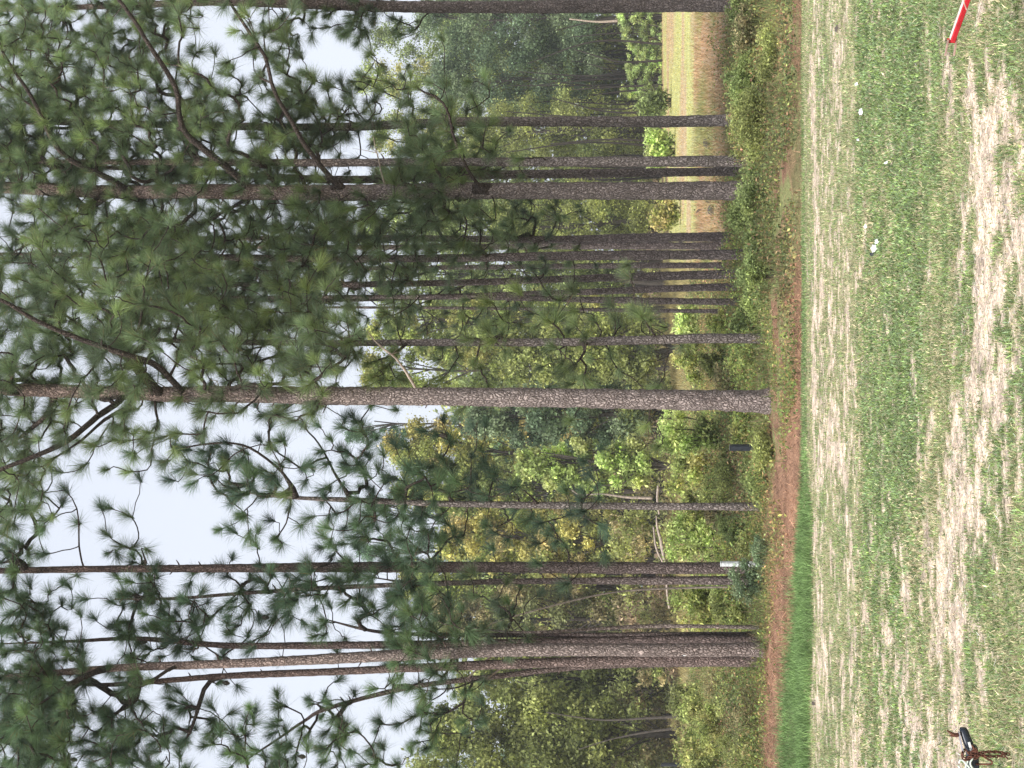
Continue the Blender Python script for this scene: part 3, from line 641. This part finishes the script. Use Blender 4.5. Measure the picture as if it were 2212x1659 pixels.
pine('straight slim pine standing apart on the right before the yellow field', (1402, 1615, 26),
     [(1400, 1450, 24), (1391, 1000, 20), (1385, 700, 18), (1390, 300, 15), (1398, 0, 12), (1400, -250, 4)],
     [(1330, 1480, 540, 740, 7), (1300, 1500, 330, 520, 9), (1320, 1520, -80, 260, 14), (1400, 1480, 640, 830, 4), (1330, 1470, -260, -60, 8)], seed=3, tint=B)
pine('dark slim pine, left member of the right-hand twin pair nearest the thick pine', (1289, 1606, 19), [(1286, 1450, 18), (1280, 1000, 19), (1273, 720, 17), (1290, 400, 12), (1300, 100, 7), (1302, -100, 3)],
     [(1240, 1350, 0, 330, 8), (1230, 1340, 420, 640, 5)], seed=4, tint=B, bark=(.8, .78, .78))
pine('slim pine, right member of the right-hand twin pair', (1311, 1625, 25), [(1309, 1450, 23), (1307, 1000, 18), (1307, 700, 17), (1309, 400, 15), (1312, 100, 10), (1315, -200, 3)],
     [(1250, 1400, -80, 280, 11), (1260, 1400, 300, 500, 7), (1240, 1330, 1080, 1160, 0)], [((4, 2), (1307, 1180, 0), (1318, 1170, -.4), (1315, 1120, -.7))], seed=5, tint=B)
pine('pine trunk cut by the right edge of the picture', (1650, 1592, 30), [(1648, 1300, 28), (1648, 900, 25), (1650, 500, 20), (1648, 300, 14), (1640, 0, 9), (1640, -150, 3)],
     [(1480, 1700, -80, 200, 16), (1500, 1700, 180, 420, 12), (1540, 1660, 470, 640, 4), (1560, 1700, 660, 790, 6), (1550, 1640, 790, 870, 2)], seed=6, tint=(.9, 1, .95), bark=(.85, .83, .83))
G2 = [((1109, 1612, 21), [(1107, 1300, 20), (1103, 1000, 17), (1101, 713, 16), (1105, 400, 13), (1110, 100, 8), (1112, -120, 3)], [(1020, 1220, -80, 300, 16), (1040, 1200, 300, 720, 18), (1080, 1230, 840, 1040, 8)], 'pine left of the thick right-hand one, front trunk of the crowded row'),
      ((1147, 1586, 20), [(1146, 1400, 19), (1143, 1150, 15), (1143, 850, 13), (1146, 400, 9), (1150, 100, 4)], [(1060, 1240, 50, 760, 20), (1080, 1220, 600, 860, 8), (1090, 1210, 1040, 1230, 7)], 'pine at the right end of the crowded row, its bark greyish'),
      ((1127, 1568, 17), [(1127, 1300, 15), (1124, 800, 11), (1126, 300, 6), (1126, 100, 3)], [(1070, 1200, 150, 700, 9)], 'dark thin pine second from the right in the crowded row'),
      ((1086, 1578, 13), [(1085, 1300, 12), (1080, 800, 9), (1080, 300, 5), (1080, 150, 3)], [(1020, 1140, 200, 650, 6)], 'thin dark pine tucked behind the front trunk of the crowded row'),
      ((1068, 1605, 19), [(1064, 1450, 18), (1056, 1200, 15), (1048, 1000, 14), (1044, 713, 13), (1046, 400, 10), (1052, 100, 5)], [(960, 1140, 0, 350, 12), (960, 1120, 350, 720, 13), (970, 1110, 600, 880, 9), (1000, 1130, 700, 900, 5)], 'leaning pine in the middle of the crowded row'),
      ((1040, 1600, 16), [(1036, 1450, 15), (1024, 1150, 13), (1012, 720, 11), (1010, 400, 7), (1010, 200, 3)], [(930, 1080, 250, 700, 13), (960, 1070, 900, 1100, 4)], 'slender pine leaning left in the crowded row'),
      ((1006, 1608, 14), [(1010, 1300, 13), (1016, 1000, 11), (1018, 700, 8), (1018, 350, 4)], [(950, 1080, 350, 700, 8), (980, 1080, 1120, 1260, 3)], 'dark slim pine second from the left in the crowded row'),
      ((986, 1585, 9), [(990, 1300, 8), (994, 1000, 7), (996, 600, 4)], [(950, 1050, 450, 750, 5)], 'thinnest pine at the left end of the crowded row')]
for i, (b, p, c, l) in enumerate(G2): pine(l, b, p, c, seed=20 + i, tint=B, bark=(.85, .82, .84), per=5, stubs=5, needles=190)
pine('thin straight pine right of the thick middle trunk', (928, 1652, 20), [(927, 1500, 20), (920, 1200, 17), (919, 1000, 16), (918, 713, 14), (921, 450, 11), (924, 340, 8), (926, 200, 3)],
     [(840, 1010, 330, 560, 12), (840, 1010, 560, 760, 13), (860, 1000, 800, 940, 4), (850, 990, 1020, 1130, 5), (890, 1010, 1210, 1330, 5), (960, 1010, 1370, 1420, 1), (845, 880, 1220, 1260, 1), (840, 870, 1400, 1460, 1)],
     [((4, 2), (928, 1420, 0), (955, 1400, -.4), (975, 1385, -.7)), ((3, 2), (928, 1260, 0), (900, 1262, -.4), (868, 1240, -.7))], seed=9, tint=(1.1, 1.12, .9), per=3, stubs=10)
pine('slender dark-crowned pine standing left of the thick middle trunk', (565, 1642, 17), [(566, 1500, 16), (568, 1200, 15), (572, 950, 13), (579, 750, 11), (584, 640, 8), (592, 560, 6), (600, 480, 3)],
     [(590, 710, 390, 520, 4), (540, 710, 500, 640, 5), (500, 590, 640, 830, 4), (640, 770, 640, 800, 5), (500, 690, 860, 1000, 4), (600, 710, 900, 1080, 3), (510, 670, 1150, 1290, 3)],
     [((7, 3), (586, 640, 0), (640, 610, -.3), (690, 540, -.5), (700, 470, -.6), (690, 390, -.6)), ((6, 3), (578, 760, 0), (640, 720, .2), (700, 690, .3), (740, 655, .4)),
      ((4, 2), (574, 870, 0), (605, 880, -.3), (625, 920, -.5), (640, 905, -.6)), ((4, 2), (568, 1160, 0), (585, 1150, -.3), (610, 1115, -.5))],
     seed=10, tint=(.62, .78, .85), per=4, stubs=8, cones=3)
pine('tall dark straight pine left of centre beside the white marker post', (432, 1640, 25), [(432, 1400, 25), (432, 1000, 24), (432, 720, 22), (432, 480, 18), (430, 200, 15), (427, 0, 13), (424, -250, 6)],
     [(450, 600, 20, 230, 5), (440, 560, 230, 300, 2), (330, 415, -80, 160, 4), (400, 560, 840, 1000, 5), (440, 560, 700, 830, 2), (430, 460, 1180, 1200, 1), (340, 560, -250, -60, 10), (500, 640, -60, 60, 4)],
     [((4, 2), (430, 180, 0), (480, 172, -.2), (560, 165, -.4), (600, 140, -.5)), ((3, 0), (430, 315, 0), (445, 314, -.1), (475, 305, -.1))], seed=11, tint=(.7, .85, .85), bark=(.72, .66, .66), per=4, stubs=10, cones=2)
pine('thinner pine of the dark twin pair left of centre', (405, 1640, 19), [(405, 1450, 18), (402, 1150, 13), (399, 990, 12), (389, 720, 10), (375, 520, 8), (368, 380, 7), (366, 250, 4)],
     [(300, 400, 150, 330, 4), (300, 390, 330, 500, 5), (310, 420, 550, 700, 5), (310, 420, 850, 960, 5)], seed=12, tint=(.65, .82, .85), bark=(.85, .8, .8), per=4, cones=3)
pine('skinny pale-barked sapling pine left of the twin pair', (304, 1645, 8), [(303, 1400, 8), (299, 1150, 6), (300, 1020, 3)], [(310, 370, 1030, 1090, 2)], seed=13, tint=B, bark=(1.1, 1.05, 1), per=4, stubs=4)
pine('dark rear pine of the joined left cluster, right-hand stem', (277, 1640, 17), [(276, 1400, 17), (270, 1000, 17), (268, 713, 16), (270, 500, 13), (280, 300, 10), (272, 160, 7), (268, 0, 3)],
     [(240, 380, 20, 180, 5), (250, 360, 180, 330, 3), (240, 330, 340, 480, 3), (220, 380, 880, 1010, 5)], seed=14, tint=(.65, .82, .8), bark=(.65, .58, .58), per=4, cones=4)
pine('short-crowned thin pine against the right side of the joined left cluster', (290, 1638, 10), [(290, 1300, 11), (289, 1000, 10), (290, 860, 8), (300, 790, 7), (318, 710, 3)],
     [(300, 390, 640, 790, 4), (330, 380, 1040, 1090, 1)], seed=15, tint=(.65, .82, .8), bark=(.6, .55, .55), per=4)
T16 = pine('thick front pine of the joined left cluster, wearing a small white tag', (257, 1652, 29), [(256, 1480, 29), (253, 1100, 27), (234, 713, 23), (223, 486, 19), (212, 243, 16), (196, 0, 12), (185, -200, 5)],
     [(90, 260, -80, 110, 12), (0, 160, 0, 130, 12), (90, 190, 130, 300, 5), (220, 300, 880, 1000, 4), (60, 260, -240, -80, 8)],
     [((9, 4), (214, 225, 0), (195, 180, -.3), (165, 130, -.6), (120, 60, -.9)), ((6, 3), (222, 380, 0), (190, 330, -.2), (170, 290, -.4))], seed=16, tint=(.75, .9, .85), bark=(1.1, 1.04, 1.02), per=4, stubs=12, cones=3)
pine('brownish pine pressed against the left side of the joined left cluster', (231, 1640, 24), [(231, 1400, 23), (222, 1050, 20), (209, 713, 16), (201, 486, 14), (184, 243, 9), (186, 130, 5)],
     [(40, 190, 130, 320, 5), (90, 180, 340, 480, 3), (0, 70, 100, 300, 7), (130, 210, 20, 120, 4)],
     [((6, 3), (190, 300, 0), (150, 290, -.2), (110, 240, -.5)), ((6, 3), (202, 470, 0), (170, 440, -.2), (110, 420, -.4), (60, 400, -.5))], seed=17, tint=(.68, .86, .85), bark=(.85, .74, .72), per=4, cones=3)
pine('thin pine bending away to the left out of the joined left cluster', (228, 1632, 15), [(222, 1303, 13), (203, 1095, 12), (173, 887, 11), (132, 713, 9), (95, 650, 7), (55, 590, 5), (10, 520, 3)],
     [(30, 140, 540, 700, 4), (60, 140, 700, 800, 3), (60, 230, 850, 1010, 7), (0, 60, 620, 740, 2), (120, 180, 630, 730, 1)],
     [((4, 2), (195, 1030, 0), (165, 1010, -.3), (120, 1000, -.5), (100, 1030, -.6)), ((5, 2), (200, 1060, 0), (175, 990, -.4), (170, 940, -.6))], seed=18, tint=(.68, .86, .8), bark=(.8, .72, .7), per=3,
     dead=[(6, (240, 1060, -.2), (215, 1030, -.4), (195, 1010, -.5)), (5, (214, 1080, -.2), (190, 1050, -.4))], cones=2)
pine('pine just outside the left edge with branches reaching into the picture', (-120, 1640, 26), [(-120, 1200, 24), (-125, 700, 20), (-128, 300, 15), (-130, 0, 10), (-130, -200, 4)],
     [(-40, 60, 100, 420, 9), (-40, 90, 0, 120, 6), (-60, 40, 420, 640, 4), (-250, -100, 0, 500, 10), (-20, 50, 760, 840, 2)], seed=19, tint=(.7, .88, .8), per=4)
# ------------------------------------------------------------------ dead wood
def stick(label, cat, pts, w, name='fallen_log', mat=None, n=8):
    P = np.array([pt(a, b, y) for (a, b, y) in pts]); Q = smooth_path(P, .08); mb = MB()
    W_ = np.interp(np.linspace(0, 1, len(Q)), np.linspace(0, 1, len(w)), w) * px(pts[0][2]) / 2
    tube(mb, Q, W_, n, (1, 1, 1), .14, len(label), True); o = mb.build(name, mat or M_DEAD, None, True); return tag(o, label, cat)
stick('pale fallen log lying right of the dark twin trunks in the shrubs', 'log', [(437, 1437, 60), (490, 1428, 60), (520, 1420, 60), (545, 1418, 60)], [6, 8, 6, 3])
stick('smaller pale fallen log under the first, left of the white bush', 'log', [(440, 1434, 59), (475, 1418, 59), (520, 1412, 59.5)], [4, 5, 4])
stick('short pale log seen between the twin trunks and the slim sapling', 'log', [(345, 1446, 55), (372, 1442, 55), (400, 1440, 55)], [5, 5, 5])
stick('bleached bare snag leaning beside the slender middle-left pine', 'dead tree', [(583, 1410, 58), (585, 1355, 58), (592, 1300, 58), (590, 1255, 58), (600, 1235, 58)], [6, 6, 4, 3, 2], 'bare_snag')
stick('thin horizontal pale stick crossing near the slender middle-left pine', 'stick', [(610, 1422, 62), (580, 1420, 62), (548, 1424, 62)], [5, 5, 4], 'fallen_stick')
stick('long thin sapling bowing right to left in front of the yellow trees', 'sapling', [(392, 1640, 34), (389, 1480, 34), (380, 1330, 34), (352, 1200, 34), (318, 1080, 34), (288, 1010, 34)], [5, 4.5, 4, 3.5, 3, 1.5], 'bowed_sapling')
stick('whitish stick lying on the bank left of the crowded row', 'stick', [(985, 1624, 31), (960, 1627, 31), (938, 1628, 31)], [5, 6, 4], 'fallen_stick')
stick('pale upright dead stem before the dark wood at far right', 'dead tree', [(1614, 1334, 112), (1612, 1290, 112), (1618, 1230, 112)], [6, 4, 3], 'bare_snag')
stick('dark slanting bare stem behind the left pines, leaning right', 'dead tree', [(88, 1480, 70), (78, 1400, 70), (62, 1320, 70), (40, 1250, 70)], [7, 5, 3, 2], 'dead_tree', M_SMALL)
stick('darker straight bare stem behind the left pines', 'dead tree', [(112, 1475, 72), (108, 1400, 72), (104, 1300, 72), (120, 1180, 72)], [8, 5, 4, 2], 'dead_tree', M_SMALL)
cm = MB(); q = np.linspace(0, 1, 13)
tube(cm, np.outer(q - .5, (.17, .03, 0)), .05 * np.sin(np.pi * np.clip(q * .88 + .08, 0, 1)) * (1 + .25 * (np.arange(13) % 2)), 10, (1, 1, 1), .2, 2, True)
cone0 = cm.build('pine_cone', M_SMALL); rc = np.random.default_rng(31)
spots = [(1352, 1530), (1345, 1531), (1258, 1520), (1252, 1521), (1228, 1534), (1200, 1512), (1205, 1540), (1310, 1545)]
for i, (u, v) in enumerate(spots):
    c = cone0 if i == 0 else cone0.copy()
    if i: COL.objects.link(c)
    y = gy(v); p = pt(u, v, y); c.location = (p[0], y, float(height(p[0], y)) + .05); c.rotation_euler = (0, rc.uniform(-.4, .4), rc.uniform(0, 6.28)); k = rc.uniform(.8, 1.4) * (2.0 if y > 40 else 1); c.scale = (k, k, k)
    tag(c, 'small dark pine cone lying on the open field beyond the right-hand pines', 'pine cone', 'fallen pine cones')
# ------------------------------------------------------------------ posts and litter
M_WHITE = plain_mat('weathered_white', (.60, .62, .62), .7, 0, .45, 14, .3)
M_BLACK = plain_mat('black_plastic', (.02, .024, .032), .45, 0, .4, 12, .1)
M_PAPER = plain_mat('white_paper', (.85, .86, .84), .8, 0, .1, 30, .2)
def post(U, Vt, Vb, w, Y, mat, name, label, cap_mat=None):
    b = pt(U, 1370, Y); b[2] = float(height(b[0], Y)); top = pt(U, Vt, Y)[2]; hw = w * px(Y) / 2
    e = empty(name, b, label, 'post'); mb = MB()
    P = np.array([b - (0, 0, .1), b, (b[0], Y, top - .03), (b[0] + .004, Y, top - .015)])
    th = 10; tube(mb, P, [hw, hw, hw, hw * .93], th, (1, 1, 1), .02, 3, True); mb.build('post_shaft', mat, e)
    mb = MB(); tube(mb, np.array([(b[0], Y, top - .013), (b[0], Y, top - .003), (b[0], Y, top)]), [hw * 1.12, hw * 1.12, hw * .8], th, (1, 1, 1), 0, 0, True); mb.build('post_cap', cap_mat or mat, e)
post(443, 1556, 1636, 12, 28.6, M_WHITE, 'marker_post', 'weathered white marker post against the tall dark pine')
post(693, 1576, 1640, 15, 28.4, M_BLACK, 'marker_post', 'short black marker post left of the thick middle trunk')
post(9, 1428, 1500, 9, 62, M_BLACK, 'marker_post', 'black post far back at the left edge')
# tag on the thick left pine
c = pt(248, 1478, gy(1652)); mb = MB(); rr = 14.5 * px(gy(1652)); yy = gy(1652) - rr
box(mb, (c[0] - .028, yy - .018, c[2] - .035), (c[0] + .028, yy - .010, c[2] + .06), (1, 1, 1)); e = empty('tree_tag', (c[0], yy - .01, c[2]), 'small white and black tag nailed on the thick front pine at left', 'tag')
mb.build('black_plate', M_BLACK, e); mb = MB(); box(mb, (c[0] - .024, yy - .024, c[2] - .033), (c[0] + .024, yy - .019, c[2] + .022), (1, 1, 1)); mb.build('white_label', M_PAPER, e)
def scrap(U, V, w, h, label, seed, mat=M_PAPER, name='paper_scrap', cat='litter', th=.02):
    r = np.random.default_rng(seed); Y = gy(V); b = pt(U, V, Y); b[2] = float(height(b[0], Y)) + .035; R = w * px(Y) / 2; Hh = h * px(Y) / 2
    m = 14; a = np.linspace(0, 2 * np.pi, m, endpoint=False); rr = r.uniform(.6, 1.15, m)
    rim = np.stack([b[0] + R * rr * np.cos(a), b[1] + .03 * rr * np.sin(a), b[2] + Hh * rr * np.sin(a) + r.normal(0, .004, m)], 1)
    v = np.vstack([rim + (0, -.003, 0), rim + (0, .006, 0), [b + (0, -.012, .01)], [b + (0, .012, 0)]]); j = np.arange(m); k = (j + 1) % m
    mb = MB(); mb.add(v, [np.stack([j, k, k + m, j + m], 1), np.stack([j, k, 0 * j + 2 * m], 1), np.stack([k + m, j + m, 0 * j + 2 * m + 1], 1)], (1, 1, 1))
    return tag(mb.build(name, mat), label, cat)
scrap(1122, 1883, 17, 13, 'largest crumpled white paper scrap on the green lawn', 1)
scrap(1137, 1888, 13, 7, 'white paper scrap touching the right side of the largest one', 2)
scrap(1110, 1879, 10, 9, 'small black scrap beside the largest white one', 3, M_BLACK, 'dark_scrap')
scrap(1417, 1856, 14, 8, 'white paper scrap lying alone far right on the lawn', 4)
scrap(1477, 1846, 7, 7, 'small white scrap right of the lone one, nearer the pines', 5)
scrap(1308, 1912, 6, 5, 'tiny white fleck in the greenest part of the lawn', 6)
scrap(1357, 1850, 5, 6, 'tiny white fleck left of the lone white scrap', 7)
scrap(1170, 1866, 10, 5, 'yellowish white strip of paper above the largest scrap', 8)
scrap(1598, 1807, 15, 7, 'dark brown clod in the bare strip near the right edge', 9, M_SMALL, 'dirt_clod', 'clod')
scrap(140, 1755, 9, 8, 'dark clod on the edge between lawn and green strip at left', 10, M_SMALL, 'dirt_clod', 'clod')
# ------------------------------------------------------------------ red tow bar (bottom right)
M_RED = plain_mat('red_paint', (.42, .012, .022), .35, 0, .25, 9, .05)
M_STEEL = plain_mat('worn_steel', (.50, .33, .27), .5, .3, .3, 30, .2)
YB = 9.6
A0 = pt(1570, 2057.5, YB); A1 = pt(1705, 2105, YB - .35); e = empty('tow_bar', A0, 'red painted tow bar with open fork end reaching in at lower right', 'tow bar')
def beam(mb, a, b, w0, w1, col=(1, 1, 1), up=(0, 0, 1.)):
    """rectangular bar from a to b; w = (width, height) at each end, edges bevelled"""
    d = (b - a) / np.linalg.norm(b - a); s = np.cross(d, up); s /= np.linalg.norm(s); t = np.cross(s, d); V = []
    q = np.array([(-1, -.8), (-.8, -1), (.8, -1), (1, -.8), (1, .8), (.8, 1), (-.8, 1), (-1, .8)])
    for p, w in ((a, w0), (b, w1)):
        for (x, y) in q: V.append(p + s * x * w[0] / 2 + t * y * w[1] / 2)
    j = np.arange(8); k = (j + 1) % 8
    mb.add(V, [np.stack([j, k, k + 8, j + 8], 1), np.array([[7, 6, 5, 4, 3, 2, 1, 0]]), np.array([[8, 9, 10, 11, 12, 13, 14, 15]])], col)
u = px(YB)
mb = MB(); beam(mb, A0, A1, (.032, .029), (.04, .036)); mb.build('bar', M_RED, e)
mb = MB(); beam(mb, A0 + (0.015, 0, .0165), A1 + (0, 0, .0195), (.028, .003), (.036, .003)); mb.build('bar_top_highlight', plain_mat('lit_top_highlight', (.8, .62, .58), .3, .1, .2, 15, .1), e)  # pale strip: highlight of the bar's lit top, put in as colour
for (v0, v1) in ((2047, 2042), (2065, 2061)):
    mb = MB(); p0 = pt(1571, v0 + 1, YB); p1 = pt(1540, v1, YB - .02); beam(mb, p0 + (0, 0, 0), p1, (.03, .011), (.03, .011)); beam(mb, p1 + (.003, 0, -.004), p1 + (.003, 0, .014), (.03, .014), (.026, .01))
    mb.build('fork_prong', M_STEEL, e)
mb = MB(); beam(mb, pt(1571, 2046, YB), pt(1571, 2067, YB), (.03, .007), (.03, .007), up=(0, 1, 0)); mb.build('fork_yoke', M_RED, e)
p = pt(1656, 2084, YB - .3); mb = MB(); Q = smooth_path(np.array([p + (-.06, -.03, -.005), p + (-.02, -.035, .01), p + (.03, -.035, .018), p + (.07, -.03, .04)]), .01); tube(mb, Q, np.full(len(Q), .0035), 6, (1, 1, 1)); mb.build('loose_wire', M_STEEL, e)
# ------------------------------------------------------------------ trailer tongue (bottom left)
M_NAVY = plain_mat('dark_blue_paint', (.018, .024, .038), .35, .2, .5, 12, .1)
M_RUST = plain_mat('rusty_iron', (.12, .045, .028), .8, .3, .5, 40, .4)
M_GREYM = plain_mat('scuffed_grey_metal', (.42, .40, .44), .45, .4, .3, 16, .1)
M_ROPE = plain_mat('pale_green_rope', (.62, .70, .64), .8, 0, .25, 60, .4)
YT = 9.2
def tp(a, b, dy=0): return pt(a, b, YT + dy)
e = empty('trailer_tongue', tp(10, 2095), 'dark trailer tongue with rusty safety chains reaching in at lower left', 'trailer tongue')
mb = MB(); beam(mb, tp(46, 2099), tp(-150, 2112, .1), (.07, .062), (.08, .075)); mb.build('tongue_beam', M_NAVY, e)
mb = MB(); # coupler: tapered channel with rounded nose
ring = []
for (a, b, w, h) in ((40, 2097, .075, .062), (58, 2090, .070, .058), (72, 2085, .062, .054), (82, 2082, .060, .050), (87, 2081, .046, .036)):
    c = tp(a, b); t_ = np.linspace(0, 2 * np.pi, 14, endpoint=False)
    cx = np.sign(np.cos(t_)) * np.abs(np.cos(t_)) ** .6; sy = np.sign(np.sin(t_)) * np.abs(np.sin(t_)) ** .6
    ring.append(np.stack([c[0] + 0 * t_, c[1] + cx * w / 2, c[2] + sy * h / 2], 1))
V = np.vstack(ring); i = np.arange(4)[:, None] * 14; j = np.arange(14)[None]; k = (j + 1) % 14
mb.add(V, [np.stack([i + j, i + k, i + 14 + k, i + 14 + j], -1).reshape(-1, 4), (np.arange(14) + 56)[None], np.arange(14)[::-1][None]], (1, 1, 1)); mb.build('coupler', M_NAVY, e, True)
mb = MB(); beam(mb, tp(33, 2080, -.01), tp(78, 2071.5, -.01), (.05, .006), (.04, .005)); mb.build('coupler_top_flange', M_GREYM, e)
mb = MB(); beam(mb, tp(32, 2100, -.042), tp(56, 2093, -.042), (.004, .016), (.004, .014)); mb.build('side_strip', M_WHITE, e)
mb = MB(); Q = smooth_path(np.array([tp(76, 2078), tp(73, 2072), tp(71, 2064, -.01), tp(76, 2054, -.015), tp(81, 2046, -.02)]), .006); tube(mb, Q, np.interp(np.linspace(0, 1, len(Q)), [0, .35, .5, 1], [.006, .014, .012, .004]), 7, (1, 1, 1), .1, 3, True)
Q = smooth_path(np.array([tp(71, 2066, -.01), tp(69, 2058, -.01), tp(71, 2051, -.01)]), .006); tube(mb, Q, np.linspace(.009, .003, len(Q)), 6, (1, 1, 1), .1, 4, True); mb.build('latch_lever', M_RUST, e)
def chain(parent, pts, r=.0042, L=.026):
    Q = smooth_path(np.array(pts), .004); s = np.r_[0, np.cumsum(np.linalg.norm(np.diff(Q, axis=0), axis=1))]; n = max(2, int(s[-1] / (L * .72))); mb = MB()
    for k in range(n):
        f = s[-1] * (k + .5) / n; c = np.array([np.interp(f, s, Q[:, q]) for q in range(3)]); c2 = np.array([np.interp(min(f + .004, s[-1]), s, Q[:, q]) for q in range(3)]); c1 = np.array([np.interp(max(f - .004, 0), s, Q[:, q]) for q in range(3)])
        d = (c2 - c1) / (np.linalg.norm(c2 - c1) + 1e-9); a = np.cross(d, (.3, 1, .2)); a /= np.linalg.norm(a); b = np.cross(d, a); g = a if k % 2 else b
        th = np.linspace(0, 2 * np.pi, 13); P = c + np.outer(np.cos(th) * L * .55, d) + np.outer(np.sin(th) * L * .30, g); tube(mb, P, np.full(13, r), 5, (1, 1, 1))
    return mb.build('safety_chain', M_RUST, parent)
chain(e, [tp(38, 2088, -.05), tp(33, 2092, -.06), tp(31, 2105, -.06), tp(34, 2125, -.06), tp(35, 2150, -.05), tp(31, 2174, -.05), tp(29, 2180, -.05)])
chain(e, [tp(22, 2086, -.05), tp(24, 2100, -.07), tp(27, 2118, -.07), tp(25, 2145, -.06), tp(26, 2168, -.06), tp(21, 2176, -.06)])
chain(e, [tp(40, 2084, -.02), tp(34, 2080, -.03), tp(26, 2079, -.05), tp(20, 2083, -.06), tp(18, 2090, -.06), tp(24, 2097, -.06), tp(34, 2100, -.06), tp(40, 2108, -.06)])
chain(e, [tp(48, 2100, -.05), tp(40, 2106, -.06), tp(34, 2112, -.06), tp(25, 2112, -.06), tp(20, 2106, -.06)])
mb = MB(); Q = smooth_path(np.array([tp(28, 2120, -.04), tp(20, 2132, -.04), tp(14, 2143, -.04), tp(9, 2143, -.04), tp(8, 2136, -.04), tp(8, 2120, -.03), tp(8, 2108, -.02)]), .008); tube(mb, Q, np.full(len(Q), .006), 7, (1, 1, 1), .08, 5, True); mb.build('steel_hook', M_RUST, e)
ro = MB()
for k, q in enumerate([[(10, 2072), (17, 2074), (16, 2080), (6, 2090), (-6, 2098)], [(18, 2092), (8, 2088), (0, 2086), (-8, 2092)], [(22, 2102), (12, 2096), (4, 2098), (-4, 2104)], [(5, 2070), (-2, 2076), (-6, 2086)]]):
    Q = smooth_path(np.array([tp(a, b, -.055) for a, b in q]), .008); tube(ro, Q, np.full(len(Q), .0055), 6, (1, 1, 1), .15, k, True)
tag(ro.build('rope', M_ROPE, None, True), 'pale green rope looped over the dark trailer tongue', 'rope')

# ------------------------------------------------------------------ thin haze volume, also lifts the dark tones
m, N, L = new_mat('haze_volume'); pv = N.new('ShaderNodeVolumePrincipled'); pv.inputs['Color'].default_value = (.93, .97, 1, 1); pv.inputs['Density'].default_value = .00042
oo = N.new('ShaderNodeOutputMaterial'); L.new(pv.outputs[0], oo.inputs['Volume'])
mb = MB(); box(mb, (-360, -50, -1.4), (360, 360, 42), (1, 1, 1)); tag(mb.build('haze', m), 'thin pale haze softening the wood beyond the field', 'haze', kind='stuff')
